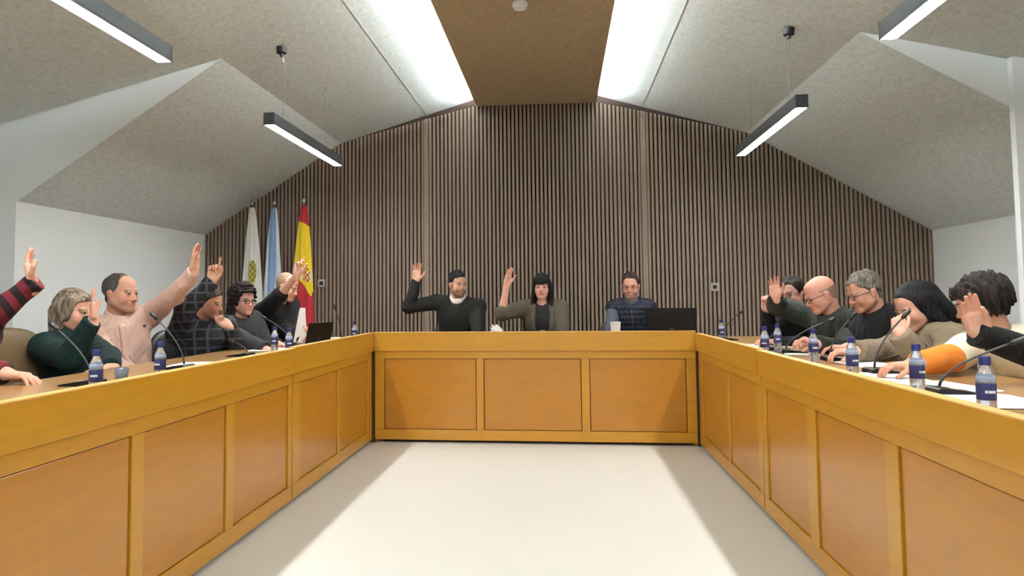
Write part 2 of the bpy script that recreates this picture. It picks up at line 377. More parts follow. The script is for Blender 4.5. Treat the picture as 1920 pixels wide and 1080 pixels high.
# ------------------------------------------------------------------ implicit surfaces
class Field:
    def __init__(s, lo, hi, h):
        s.lo = np.array(lo, float); s.h = h
        s.n = np.maximum(np.ceil((np.array(hi)-s.lo)/h).astype(int)+1, 4)
        s.F = np.full(s.n, .5, np.float32)
        s.ax = [(s.lo[i]+h*np.arange(s.n[i])).astype(np.float32) for i in range(3)]
    def put(s, lo, hi, fn, k=.01, op='u'):
        m = k+3*s.h
        a = np.clip(np.floor((np.array(lo)-m-s.lo)/s.h).astype(int), 0, s.n)
        b = np.clip(np.ceil((np.array(hi)+m-s.lo)/s.h).astype(int)+1, 0, s.n)
        if np.any(b-a < 1): return
        sl = tuple(slice(a[i], b[i]) for i in range(3))
        X = s.ax[0][sl[0]][:, None, None]; Y = s.ax[1][sl[1]][None, :, None]; Z = s.ax[2][sl[2]][None, None, :]
        d = fn(X, Y, Z).astype(np.float32); G = s.F[sl]
        if op == 'u': q = np.maximum(k-np.abs(G-d), 0); s.F[sl] = np.minimum(G, d)-q*q/(4*k)
        elif op == 's': d = -d; q = np.maximum(k-np.abs(G-d), 0); s.F[sl] = np.maximum(G, d)+q*q/(4*k)
        elif op == 'add': s.F[sl] = G+d
    def cap(s, a, b, ra, rb, k=.01, op='u', flat=False):
        a = np.array(a, float); b = np.array(b, float); ab = b-a; l2 = ab.dot(ab)+1e-9; l = math.sqrt(l2); R = max(ra, rb)
        def fn(X, Y, Z):
            px, py, pz = X-a[0], Y-a[1], Z-a[2]
            t0 = (px*ab[0]+py*ab[1]+pz*ab[2])/l2; t = np.clip(t0, 0, 1)
            d = np.sqrt((px-t*ab[0])**2+(py-t*ab[1])**2+(pz-t*ab[2])**2)-(ra+(rb-ra)*t)
            if flat: d = np.maximum(d, (t0-1)*l)
            return d
        s.put(np.minimum(a, b)-R, np.maximum(a, b)+R, fn, k, op)
    def ell(s, c, R, r, k=.01, op='u'):
        c = np.array(c, float); r = np.array(r, float); R = np.array(R)     # rows of R = local axes in world
        e = np.sqrt(((R*r[:, None])**2).sum(0))
        def fn(X, Y, Z):
            px, py, pz = X-c[0], Y-c[1], Z-c[2]
            q = [(px*R[i][0]+py*R[i][1]+pz*R[i][2])/r[i] for i in range(3)]
            k0 = np.sqrt(q[0]**2+q[1]**2+q[2]**2)
            k1 = np.sqrt((q[0]/r[0])**2+(q[1]/r[1])**2+(q[2]/r[2])**2)+1e-6
            return k0*(k0-1)/k1
        s.put(c-e, c+e, fn, k, op)
    def rbox(s, c, R, hs, rr, k=.01, op='u'):
        c = np.array(c, float); hs = np.array(hs, float)-rr; R = np.array(R); e = np.full(3, np.linalg.norm(hs)+rr)
        def fn(X, Y, Z):
            px, py, pz = X-c[0], Y-c[1], Z-c[2]
            q = [np.abs(px*R[i][0]+py*R[i][1]+pz*R[i][2])-hs[i] for i in range(3)]
            return np.sqrt(sum(np.maximum(v, 0)**2 for v in q))+np.minimum(np.maximum(np.maximum(q[0], q[1]), q[2]), 0)-rr
        s.put(c-e, c+e, fn, k, op)
    def mesh(s):
        F = s.F.copy(); F[0] = F[-1] = .5; F[:, 0] = F[:, -1] = .5; F[:, :, 0] = F[:, :, -1] = .5
        S = F < 0
        c = np.zeros(np.array(S.shape)-1, np.uint8)
        for i in (0, 1):
            for j in (0, 1):
                for k in (0, 1):
                    c += S[i:S.shape[0]-1+i, j:S.shape[1]-1+j, k:S.shape[2]-1+k]
        act = (c > 0) & (c < 8)
        idx = np.full(act.shape, -1, np.int64); ci = np.argwhere(act); idx[act] = np.arange(len(ci))
        acc = np.zeros((len(ci), 3)); cnt = np.zeros(len(ci))
        cor = [(i, j, k) for i in (0, 1) for j in (0, 1) for k in (0, 1)]
        for A in cor:
            for ax in range(3):
                if A[ax]: continue
                B = list(A); B[ax] = 1
                fa = F[ci[:, 0]+A[0], ci[:, 1]+A[1], ci[:, 2]+A[2]].astype(float); fb = F[ci[:, 0]+B[0], ci[:, 1]+B[1], ci[:, 2]+B[2]].astype(float)
                m = (fa < 0) != (fb < 0); t = np.where(m, fa/np.where(m, fa-fb, 1), 0)
                p = np.tile(np.array(A, float), (len(ci), 1)); p[:, ax] = t
                acc += p*m[:, None]; cnt += m
        V = s.lo+s.h*(ci+acc/np.maximum(cnt, 1)[:, None])
        Q = []
        for ax in range(3):
            s0 = [slice(None)]*3; s1 = [slice(None)]*3; s0[ax] = slice(0, -1); s1[ax] = slice(1, None)
            e = S[tuple(s0)] != S[tuple(s1)]; g = np.argwhere(e); inside = S[tuple(s0)][e]
            b, cc = (ax+1) % 3, (ax+2) % 3
            def cell(db, dc):
                h = g.copy(); h[:, b] += db; h[:, cc] += dc; return idx[h[:, 0], h[:, 1], h[:, 2]]
            ok = (g[:, b] > 0) & (g[:, cc] > 0) & (g[:, b] < idx.shape[b]) & (g[:, cc] < idx.shape[cc])
            g = g[ok]; inside = inside[ok]
            q = np.stack([cell(-1, -1), cell(0, -1), cell(0, 0), cell(-1, 0)], 1)
            q[~inside] = q[~inside][:, ::-1]; Q.append(q)
        return V, np.concatenate(Q)
def npmesh(name, V, Q, m, parent=None, col=None, smooth=True, origin=None):
    me = bpy.data.meshes.new(name)
    if origin is not None: V = V-np.array(origin)
    me.vertices.add(len(V)); me.vertices.foreach_set('co', V.astype(np.float32).ravel())
    me.loops.add(Q.size); me.loops.foreach_set('vertex_index', Q.astype(np.int32).ravel())
    me.polygons.add(len(Q)); me.polygons.foreach_set('loop_start', np.arange(0, Q.size, 4, dtype=np.int32))
    me.polygons.foreach_set('loop_total', np.full(len(Q), 4, np.int32))
    me.polygons.foreach_set('use_smooth', np.full(len(Q), smooth))
    me.update(calc_edges=True); me.validate()
    me.materials.append(m)
    if col is not None:
        a = me.color_attributes.new('Col', 'FLOAT_COLOR', 'POINT')
        cc = np.ones((len(V), 4), np.float32); cc[:, :3] = col; a.data.foreach_set('color', cc.ravel())
    o = bpy.data.objects.new(name, me); link(o, parent)
    return o
def wob(seed, freq, amp):
    r = np.random.RandomState(seed); W = r.normal(size=(5, 3)); W = W/np.linalg.norm(W, axis=1)[:, None]*freq*(.6+.8*r.rand(5))[:, None]; ph = r.rand(5)*6.28
    def fn(X, Y, Z):
        wx = .02*np.sin(18*Y+9*Z+ph[0]); wz = .02*np.sin(15*X-12*Y+ph[1])
        d = 0
        for i in range(5): d = d+np.sin(W[i][0]*(X+wx)+W[i][1]*Y+W[i][2]*(Z+wz)+ph[i])
        return d*amp/2.2
    return fn

# ------------------------------------------------------------------ people
def frame(yaw, pitch=0, roll=0):
    y, p, r = map(math.radians, (yaw, pitch, roll))
    f = np.array([math.cos(y)*math.cos(p), math.sin(y)*math.cos(p), math.sin(p)])
    rt = nrm(np.cross(f, [0, 0, 1])); u = np.cross(rt, f)
    r2 = rt*math.cos(r)+u*math.sin(r); u2 = np.cross(r2, f)
    return np.array([r2, f, u2])        # rows: right, forward, up
def ik(S, W, hint, la=.285, lb=.255):
    S = np.array(S, float); W = np.array(W, float); v = W-S; d = np.linalg.norm(v)
    mx = (la+lb)*.995
    if d > mx: sc = d/mx; la *= sc; lb *= sc
    if d > mx*1.001: print('  reach', round(d, 3))
    t = (la*la-lb*lb+d*d)/(2*d); hgt = math.sqrt(max(la*la-t*t, 0)); n = v/d
    w = np.array(hint, float)-S; w -= w.dot(n)*n; w = nrm(w)
    return S+n*t+w*hgt
FING = [(.026, .070, .0088), (.0088, .079, .0090), (-.0088, .074, .0088), (-.0255, .058, .0078)]   # lateral, length, radius
def hand_prims(f, W, dr, nm, side, curl=(.2,)*4, spread=.06, thumb=(.5, .3), sc=1.0, bend=None):
    dr = nrm(dr); nm = np.array(nm, float); nm = nrm(nm-nm.dot(dr)*dr)
    lat = np.cross(dr, nm)*(1 if side == 'R' else -1)       # towards the thumb
    R = np.array([lat, dr, nm])
    L = lambda x, y, z: W+sc*(x*lat+y*dr+z*nm)
    f.cap(L(0, -.03, 0), L(0, .012, 0), .026*sc, .026*sc, .01)
    f.rbox(L(0, .052, 0), R, np.array([.040, .046, .0135])*sc, .0125*sc, .014)
    f.ell(L(.022, .032, .008), R, np.array([.018, .032, .014])*sc, .01)
    f.ell(L(-.026, .035, .006), R, np.array([.014, .032, .012])*sc, .01)
    for i, (lx, ln, rr) in enumerate(FING):
        a = L(lx, .088, 0); ang = spread*(1.5-i); c = curl[i]; tot = 0
        base = nrm(dr*math.cos(ang)+lat*math.sin(ang))
        segs = (.45*ln, .32*ln, .27*ln); r0 = rr*sc
        f.cap(L(lx*.9, .06, 0), a, .010*sc, r0*1.02, .006)
        for j, sg in enumerate(segs):
            tot += c*(1.0 if j == 0 else 1.15)
            dd = base*math.cos(tot)+nm*math.sin(tot)
            b = a+dd*sg*sc
            f.cap(a, b, r0, r0*.93, .003); a = b; r0 *= .93
    a = L(.024, .018, .006); spr, cl = thumb
    dd0 = nrm(lat*math.sin(spr+.35)+dr*math.cos(spr+.35)+nm*.25)
    b = a+dd0*.042*sc; f.cap(a, b, .0145*sc, .012*sc, .012)
    dd1 = nrm(dd0*math.cos(cl)+nrm(nm*.6+dr*.6-lat*.4)*math.sin(cl)); c2 = b+dd1*.033*sc; f.cap(b, c2, .0115*sc, .0105*sc, .004)
    dd2 = nrm(dd1*math.cos(cl)+nrm(nm*.4+dr*.5-lat*.6)*math.sin(cl)); f.cap(c2, c2+dd2*.026*sc, .0105*sc, .009*sc, .003)

def head_prims(f, H, R, s, fem=False, neck=None, jaw=1.0, fat=1.0):
    L = lambda x, y, z: H+s*(x*R[0]+y*R[1]+z*R[2])
    E = lambda c, r, k=.01, op='u', RR=R: f.ell(L(*c), RR, np.array(r)*s, k*s, op)
    E((0, -.018, .032), (.074, .094, .084))
    E((0, .028, -.025), (.061*fat, .066, .086), .03)
    E((0, .045, .052), (.052, .040, .045), .03)
    for sx in (-1, 1):
        f.cap(L(sx*.054*fat, .0, -.055), L(sx*.016, .070, -.096), .020*s*jaw, .019*s, .03*s)
        E((sx*.038, .060, -.034), (.024*fat, .026, .028), .025)
        E((sx*.078, -.006, -.014), (.007, .018, .030), .008)
        E((sx*.083, -.012, -.002), (.006, .015, .018), .006)
        E((sx*.081, -.002, -.036), (.006, .009, .011), .005)
    E((0, .076, -.098), (.021, .020, .018*jaw), .02)
    for sx in (-1, 1): E((sx*.031, .104, -.003), (.019, .018, .013), .014, 's')
    for sx in (-1, 1):
        E((sx*.031, .0825, .0095), (.0155, .0145, .0082), .003); E((sx*.031, .0815, -.0125), (.0145, .0135, .0062), .003)
    f.cap(L(-.034, .079, .016), L(.034, .079, .016), .0095*s, .0095*s, .014*s)
    f.cap(L(0, .084, .008), L(0, .108, -.033), .0075*s, .0105*s, .010*s)
    E((0, .107, -.036), (.011, .010, .009), .006)
    for sx in (-1, 1): E((sx*.012, .098, -.038), (.008, .011, .008), .005)
    E((0, .086, -.066), (.030, .014, .020), .012)
    E((0, .0925, -.060), (.021, .008, .0045), .006)
    E((0, .0915, -.0705), (.018, .008, .0050), .006)
    E((0, .104, -.0655), (.022, .006, .0016), .003, 's')
    if neck is not None:
        nr = (.047 if fem else .056)*s
        f.cap(L(0, -.022, -.05), neck, nr, nr*1.08, .025)
        
def skin_cols(V, H, R, s, base, beard=0, brow=(.05, .03, .02), grey=0, lip=None, ruddy=.0, browth=1.0):
    base = np.array(base[:3]); c = np.tile(base, (len(V), 1))
    p = (V-H)@np.array(R).T/s; x, y, z = np.abs(p[:, 0]), p[:, 1], p[:, 2]
    inh = (np.linalg.norm(p, axis=1) < .2)
    def mix(w, col):
        w = (np.clip(w, 0, 1)*inh)[:, None]; c[:] = c*(1-w)+np.array(col)*w
    g = lambda cx, cy, cz, r: np.exp(-(((x-cx)**2+(y-cy)**2+(z-cz)**2)/r**2))
    red = base*np.array([1.0, .70, .66])
    mix(.25*g(.042, .075, -.03, .03)+.5*g(0, .11, -.035, .018)+.5*g(.08, -.01, -.015, .03)+ruddy, red)
    if beard:
        reg = np.clip((-.048-z+.9*np.maximum(.045-y, 0)*-.6)/.012, 0, 1)*np.clip((y+.01)/.02, 0, 1)*(z > -.135)
        reg = np.maximum(reg, np.clip((-.045-z)/.008, 0, 1)*(y > .07)*(x < .04))
        side = (z < .0)*(z > -.09)*(y < .03)*(y > .0)*(x > .055)
        mix(beard*np.maximum(reg, side*.8), np.array(brow[:3])*1.3+grey)
    lipc = np.array(lip[:3]) if lip is not None else base*np.array([.86, .52, .50])
    mix(((x/.025)**2+((z+.0655)/.0115)**2 < 1)*(y > .085)*.8, lipc)
    th = .0045*browth
    bz = .0165+.10*(x-.013)-.45*np.maximum(x-.038, 0)
    mix((np.abs(z-bz) < th)*(x > .013)*(x < .050)*(y > .06)*.85, brow[:3])
    mix((np.abs(z+.0015) < .011)*(np.abs(x-.031) < .018)*(y > .07)*.35, base*np.array([.55, .42, .4]))
    return c
def eye_obj(name, c, R, r, parent, iris=(.05, .03, .02)):
    n, mseg = 12, 20; V = []; col = []
    for i in range(n+1):
        th = PI*i/n
        for j in range(mseg):
            ph = 2*PI*j/mseg
            l = np.array([math.sin(th)*math.cos(ph), math.cos(th), math.sin(th)*math.sin(ph)])
            V.append(c+r*(l[0]*R[0]+l[1]*R[1]+l[2]*R[2])); a = math.degrees(th)
            col.append((.01, .01, .01) if a < 17 else (iris if a < 38 else (.36, .33, .31)))
    Q = [[i*mseg+j, i*mseg+(j+1) % mseg, (i+1)*mseg+(j+1) % mseg, (i+1)*mseg+j] for i in range(n) for j in range(mseg)]
    return npmesh(name, np.array(V), np.array(Q), M['eye'], parent, np.array(col))

def hair_obj(H, R, s, st, parent, col, seed=0):
    L = lambda x, y, z: H+s*(x*R[0]+y*R[1]+z*R[2])
    h = .0045
    big = .30 if st.get('long') else .19
    f = Field(H-big, H+big, h)
    kind = st.get('kind', 'short'); t = st.get('t', .010)
    gy = st.get('gy', [-.12, -.05, -.022, -.012, .012, .03, .055, .075, .10]); gz = st.get('gz', [-.07, -.075, -.045, -.005, .0, .028, .052, .066, .075])
    def fn(X, Y, Z):
        px, py, pz = X-H[0], Y-H[1], Z-H[2]
        q = [(px*R[i][0]+py*R[i][1]+pz*R[i][2])/s for i in range(3)]
        def e(c, r):
            a = [(q[i]-c[i])/r[i] for i in range(3)]; k0 = np.sqrt(a[0]**2+a[1]**2+a[2]**2)
            k1 = np.sqrt((a[0]/r[0])**2+(a[1]/r[1])**2+(a[2]/r[2])**2)+1e-6; return k0*(k0-1)/k1
        top = st.get('top', .0)
        d = np.minimum(e((0, -.018, .032+top/2), (.074+t, .094+t, .084+t+top/2)), e((0, .045, .052), (.052+t*.8, .040+t*.8, .045+t)))
        d = np.minimum(d, e((0, -.03, -.03), (.058+t*.5, .06+t*.5, .06)))
        g = np.interp(q[1], gy, gz).astype(np.float32)
        d = np.maximum(d, (g-q[2])*.75)
        if 'bald' in st:           # hair only around sides and back
            d = np.maximum(d, (q[2]-st['bald']-.5*np.maximum(-q[1]-.03, 0)*0)*.9)
        if 'baldf' in st: 
            yy, zz = st['baldf']; d = np.maximum(d, np.minimum((q[1]-yy), (q[2]-zz))*.9)
        return (d*s)
    f.put(H-.18, H+.18, fn, .004)
    for pr in st.get('caps', []):
        a, b, ra, rb = pr; f.cap(L(*a), L(*b), ra*s, rb*s, .02)
    for pr in st.get('ells', []):
        a, r = pr; f.ell(L(*a), R, np.array(r)*s, .02)
    for pr in st.get('cut', []):
        a, r = pr; f.ell(L(*a), R, np.array(r)*s, .006, 's')
    am = st.get('amp', .0015); fr = st.get('freq', 120)
    w = wob(seed, fr, am)
    f.put(H-big, H+big, w, .001, 'add')
    V, Q = f.mesh()
    return npmesh('hair', V, Q, col, parent)

def strand_mat(name, col, col2=None, scale=90, rough=.62):
    m = bpy.data.materials.new(name); m.use_nodes = True; nt = m.node_tree; N = nt.nodes; L = nt.links; b = N['Principled BSDF']
    b.inputs['Roughness'].default_value = rough; b.inputs['Specular IOR Level'].default_value = .2
    tc = N.new('ShaderNodeTexCoord'); mp = N.new('ShaderNodeMapping'); mp.inputs['Scale'].default_value = (1, 1, .12)
    n = N.new('ShaderNodeTexNoise'); n.inputs['Scale'].default_value = scale; n.inputs['Detail'].default_value = 5
    cr = N.new('ShaderNodeValToRGB'); cr.color_ramp.elements[0].position = .38; cr.color_ramp.elements[1].position = .62
    c2 = col2 or tuple(min(1, v*1.9) for v in col[:3])+(1,)
    cr.color_ramp.elements[0].color = col; cr.color_ramp.elements[1].color = c2
    bp = N.new('ShaderNodeBump'); bp.inputs['Strength'].default_value = .9; bp.inputs['Distance'].default_value = .012
    L.new(tc.outputs['Object'], mp.inputs['Vector']); L.new(mp.outputs['Vector'], n.inputs['Vector']); L.new(n.outputs['Fac'], cr.inputs['Fac'])
    L.new(cr.outputs['Color'], b.inputs['Base Color']); L.new(n.outputs['Fac'], bp.inputs['Height']); L.new(bp.outputs['Normal'], b.inputs['Normal'])
    return m
def folds(m, st):
    nt = m.node_tree; N = nt.nodes; L = nt.links; b = N['Principled BSDF']
    old = b.inputs['Normal'].links[0].from_socket if b.inputs['Normal'].links else None
    tc = N.new('ShaderNodeTexCoord'); mp = N.new('ShaderNodeMapping'); mp.inputs['Scale'].default_value = (1, 1, .55); mp.inputs['Rotation'].default_value = (.5, .7, .3)
    n = N.new('ShaderNodeTexNoise'); n.inputs['Scale'].default_value = 11; n.inputs['Detail'].default_value = 3; n.inputs['Distortion'].default_value = 1.6
    bp = N.new('ShaderNodeBump'); bp.inputs['Strength'].default_value = st; bp.inputs['Distance'].default_value = .035
    L.new(tc.outputs['Object'], mp.inputs['Vector']); L.new(mp.outputs['Vector'], n.inputs['Vector']); L.new(n.outputs['Fac'], bp.inputs['Height'])
    if old: L.new(old, bp.inputs['Normal'])
    L.new(bp.outputs['Normal'], b.inputs['Normal'])
def cloth_mat(name, col, rough=.85, var=.12, bump=.25, bscale=140, fold=.55, **k):
    m = mat(name, col, rough, var=var, vscale=14, bump=bump, bscale=bscale, spec=.25, sheen=.03, **k)
    folds(m, fold); return m
def stripes_mat(name, ca, cb_, scale, axis=(0, 0, 1), plaid=False, cc=None):
    m = bpy.data.materials.new(name); m.use_nodes = True; nt = m.node_tree; N = nt.nodes; L = nt.links; b = N['Principled BSDF']
    b.inputs['Roughness'].default_value = .9; b.inputs['Sheen Weight'].default_value = .03
    tc = N.new('ShaderNodeTexCoord')
    def wave(ax, sc, thr, dist=1.2):
        w = N.new('ShaderNodeTexWave'); w.wave_type = 'BANDS'; w.bands_direction = ax
        w.inputs['Scale'].default_value = sc; w.inputs['Distortion'].default_value = dist; w.inputs['Detail'].default_value = 1; w.inputs['Detail Scale'].default_value = .6
        L.new(tc.outputs['Object'], w.inputs['Vector'])
        mr = N.new('ShaderNodeMapRange'); mr.inputs['From Min'].default_value = thr-.06; mr.inputs['From Max'].default_value = thr+.06
        L.new(w.outputs['Fac'], mr.inputs['Value']); return mr.outputs['Result']
    mx = N.new('ShaderNodeMix'); mx.data_type = 'RGBA'
    mx.inputs[6].default_value = ca; mx.inputs[7].default_value = cb_
    if plaid:
        a = wave('X', scale, .90, .5); c = wave('Z', scale, .90, .5)
        ad = N.new('ShaderNodeMath'); ad.operation = 'MAXIMUM'; L.new(a, ad.inputs[0]); L.new(c, ad.inputs[1]); 
        md = N.new('ShaderNodeMath'); md.operation = 'MULTIPLY'; md.inputs[1].default_value = .8; L.new(ad.outputs[0], md.inputs[0]); L.new(md.outputs[0], mx.inputs[0])
    else: L.new(wave('DIAGONAL', scale, .5, 3), mx.inputs[0])
    L.new(mx.outputs[2], b.inputs['Base Color'])
    n = N.new('ShaderNodeTexNoise'); n.inputs['Scale'].default_value = 150; bp = N.new('ShaderNodeBump'); bp.inputs['Strength'].default_value = .25; bp.inputs['Distance'].default_value = .01
    L.new(tc.outputs['Object'], n.inputs['Vector']); L.new(n.outputs['Fac'], bp.inputs['Height']); L.new(bp.outputs['Normal'], b.inputs['Normal'])
    folds(m, .5)
    return m

M['trousers'] = cloth_mat('dark_trousers', srgb(30, 32, 40))
M['shoe'] = mat('dark_leather_shoe', srgb(24, 20, 18), .4)

def person(label, H, gaze, yaw, hips, skin, hair=None, hairmat=None, garments=(), arms={}, fem=False, s=1.0, beard=0, brow=(.03, .02, .015), grey=0, ruddy=0,
           glasses=None, broad=1.0, seed=0, cdx=0, lift={}, neckoff=(0, 0), chair=None, iris=(.05, .03, .02), lip=None, fat=1.0, jaw=1.0, shw=None):
    H = np.array(H, float); Rh = frame(*gaze)
    by = math.radians(yaw); fw = np.array([math.cos(by), math.sin(by), 0.0]); rt = np.array([fw[1], -fw[0], 0.0])
    N = H-Rh[2]*.118*s-np.array([0, 0, .035])-fw*(.035-neckoff[0])+rt*neckoff[1]
    hc = np.array([hips[0], hips[1], .545])
    up = nrm(N-hc); fT = nrm(fw-fw.dot(up)*up); rT = np.cross(fT, up); RT = np.array([rT, fT, up]); Ls = np.linalg.norm(N-hc)
    sw = (shw or (.158 if fem else .182))*broad
    Sh = {'R': N+rT*sw-up*.050, 'L': N-rT*sw-up*.050}
    for k, v in lift.items(): Sh[k] = Sh[k]+np.array([0, 0, v])
    A = {}
    for k in ('R', 'L'):
        a = arms[k]; W = np.array(a['w'], float); E = ik(Sh[k], W, a['e'], a.get('la', .285), a.get('lb', .25)); A[k] = (Sh[k], E, W, a)
    T = lambda x, y, t: hc+rT*x+fT*y+up*(t*Ls)
    def torso(f, o, k=.05, arms_=True, cut=1.0, ro=0):
        f.ell(T(0, -.005, .06), RT, (.165*broad+o, .118*broad+o, .115+o), k)
        f.ell(T(0, .0, .38), RT, (.145*broad*(.93 if fem else 1)+o, .108*broad+o, .17+o), .06)
        f.ell(T(0, .0, .70), RT, (.158*broad+o, .110*broad+o, .16+o), .06)
        if fem:
            for sx in (-1, 1): f.ell(T(sx*.07, .075, .66), RT, (.062+o*.6, .055+o*.6, .062+o*.6), .04)
        for kk in ('R', 'L'):
            f.cap(N-up*.065, Sh[kk], .058+o, .052*broad+o, .05)
            f.cap(N-up*.015, (N-up*.03)*.35+Sh[kk]*.65+up*.008, .044+o*.8, .038+o*.8, .04)
    def limbs(f, o, frac=1.0, ro=0):
        for kk in ('R', 'L'):
            S, E, W, a = A[kk]
            f.cap(S, E, .050*broad+o, .041*broad+o+ro*.3, .03)
            We = E+(W-E)*a.get('sleeve', 1.0)*frac
            f.cap(E, We, .041*broad+o*.9+ro*.3, .029+o*.55+ro*.5, .015, flat=True)
    legs = []
    for sx in (-1, 1):
        hp = hc+rt*sx*.095+fw*.02; kn = hp+fw*.40+rt*sx*.05; kn[2] = .50; an = kn+fw*.02; an[2] = .09; legs.append((hp, kn, an))
    # body skin: head, hands and torso in one mesh
    parts = []
    f = Field(H-.20, H+np.array([.2, .2, .17]), .0034); head_prims(f, H, Rh, s, fem, N-up*.03, jaw, fat); parts.append(f.mesh())
    for kk in ('R', 'L'):
        S, E, W, a = A[kk]
        hs = a.get('hs', .97 if not fem else .9)
        if a.get('sleeve', 1) < .9:
            lo = np.minimum(E, W)-.2; hi = np.maximum(E, W)+.2
        else: lo, hi = W-.22, W+.22
        f = Field(lo, hi, .0036)
        if 'hd' in a:
            hand_prims(f, W, a['hd'], a['hn'], kk, a.get('curl', (.2,)*4), a.get('spread', .06), a.get('thumb', (.5, .3)), hs)
        f.cap(E, W, .040, .0245, .012)
        parts.append(f.mesh())
    lo = np.minimum.reduce([hc-.3, N-.3, A['R'][1]-.1, A['L'][1]-.1]+[np.array(l[1])-.12 for l in legs]); lo[2] = 0
    hi = np.maximum.reduce([hc+.3, N+.15, A['R'][1]+.1, A['L'][1]+.1, A['R'][0]+.1, A['L'][0]+.1]+[np.array(l[1])+.12 for l in legs])
    f = Field(lo, hi, .015); torso(f, -.012)
    for kk in ('R', 'L'): f.cap(A[kk][0], A[kk][1], .042*broad, .034, .03); f.cap(A[kk][1], A[kk][1]+(A[kk][2]-A[kk][1])*.6, .034, .029, .02)
    f.cap(N-up*.05, N+up*.02, .045, .045, .03)
    for hp, kn, an in legs: f.cap(hp, kn, .070, .050, .03); f.cap(kn, an, .048, .034, .02)
    parts.append(f.mesh())
    V = []; Q = []; n0 = 0
    for v, q in parts: V.append(v); Q.append(q+n0); n0 += len(v)
    V = np.concatenate(V); Q = np.concatenate(Q)
    cols = skin_cols(V, H, Rh, s, skin, beard, brow, grey, lip, ruddy)
    base = np.array(skin[:3]); 
    for kk in ('R', 'L'):
        W = A[kk][2]; a = A[kk][3]
        if 'hd' in a:
            tip = W+nrm(a['hd'])*.17; w = np.clip(1-np.linalg.norm(V-tip, axis=1)/.11, 0, 1)[:, None]*.55
            cols = cols*(1-w)+w*base*np.array([1.05, .72, .68])
    body = npmesh('person', V, Q, M['skin'], None, cols, origin=(hc[0], hc[1], 0)); body.location = (hc[0], hc[1], 0)
    tag(body, label, 'person')
    def child(o):      # meshes were made in world space
        o.parent = body; o.matrix_parent_inverse = Matrix.Translation((-hc[0], -hc[1], 0)); return o
    L = lambda x, y, z: H+s*(x*Rh[0]+y*Rh[1]+z*Rh[2])
    for sx in (-1, 1): child(eye_obj('eye', L(sx*.031, (.0825), -.002), Rh, .0112*s, None, iris))
    if hair: child(hair_obj(H, Rh, s, hair, None, hairmat, seed))
    gi = 0; garm = {}
    for g in garments:
        o = g['off']
        lo = np.minimum.reduce([hc-.28, N-.28]+[A[k_][j]-.1 for k_ in A for j in range(3)]); lo[2] = hc[2]-.16
        hi = np.maximum.reduce([hc+.28, N+.16]+[A[k_][j]+.1 for k_ in A for j in range(3)])
        f = Field(lo, hi, g.get('h', .0078))
        if g.get('torso', True): torso(f, o)
        if g.get('fore'):
            for kk in ('R', 'L'):
                S_, E_, W_, a_ = A[kk]; E2 = E_+(W_-E_)*g['fore']; f.cap(E2, E_+(W_-E_)*a_.get('sleeve', 1.0), .040+o, .030+o*.7, .015, flat=True)
        elif g.get('arms', True): limbs(f, o+g.get('ao', 0), ro=g.get('ro', .004), frac=g.get('frac', 1.0))
        f.put(lo, hi, wob(seed*7+gi+1, g.get('wf', 38), g.get('wa', .0032)), .001, 'add')
        if g.get('quilt'):
            f.put(lo, hi, lambda X, Y, Z: .005*np.abs(np.sin((Z+0*X+0*Y)*PI/.045))*-1+.003, .001, 'add')
        # neckline
        nk = g.get('neck', .060)
        f.cap(N-up*.005+fT*.012, N+up*.2+fT*.03, nk, nk, .006, 's')
        if g.get('open'):     # open front: a wedge is cut out
            wv = g['open']
            c0 = T(0, .14+o, .98)
            f.cap(T(0, .16, .98), T(0, .17, .30), wv, wv*.35, .01, 's')
        garm[g['name']] = child(npmesh(g['name'], *f.mesh(), g['mat'], None)); gi += 1
        if g.get('collar'):
            rr = g['collar_r'] if 'collar_r' in g else .057*s
            bm = bmesh.new(); seg = 28; pr = []
            ax = nrm(H-N); e1 = nrm(np.cross(fT, ax)); e2 = np.cross(ax, e1)*-1
            e2 = nrm(fT-fT.dot(ax)*ax)
            for (ra, za) in ((rr+.004, -.012), (rr+.001, .028), (rr+.007, .030), (rr+.020, -.008), (rr+.016, -.014)):
                pr.append([bm.verts.new(N+ax*(za+.022-(.020 if True else 0)*math.cos(2*PI*i/seg))+(e2*math.cos(2*PI*i/seg)*1.12+e1*math.sin(2*PI*i/seg))*ra) for i in range(seg)])
            for a, b in zip(pr, pr[1:]):
                for i in range(seg): bm.faces.new((a[i], a[(i+1) % seg], b[(i+1) % seg], b[i]))
            child(bmobj('collar', bm, g['collar'], None, smooth=True))
    # trousers and shoes
    f = Field(np.minimum.reduce([hc-.25]+[l[1]-.12 for l in legs]+[l[2]-.12 for l in legs]), np.maximum.reduce([hc+.25]+[l[1]+.12 for l in legs]), .014)
    f.ell(T(0, -.005, .04), RT, (.172*broad, .125*broad, .10), .04)
    for hp, kn, an in legs: f.cap(hp, kn, .082, .064, .03); f.cap(kn, an, .062, .052, .02, flat=True)
    child(npmesh('trousers', *f.mesh(), M['trousers'], None))
    for hp, kn, an in legs:
        f = Field(an-.2, an+.3, .009); b_ = an.copy(); b_[2] = .045
        RF = np.array([rt, fw, [0, 0, 1]]); f.ell(b_+fw*.06, RF, (.045, .14, .042), .01); f.cap(an, b_, .045, .042, .02); f.put(an-.3, an+.3, lambda X, Y, Z: (Z-.004)+0*X+0*Y, .002, 's')
        f.F = np.maximum(f.F, (.004-f.ax[2])[None, None, :].astype(np.float32)) if False else f.F
        child(npmesh('shoe', *f.mesh(), M['shoe'], None)) if False else None
        bm = bmesh.new(); sbox(bm, 0, 0, 0, .045, .135, .045, 2.6, 10)
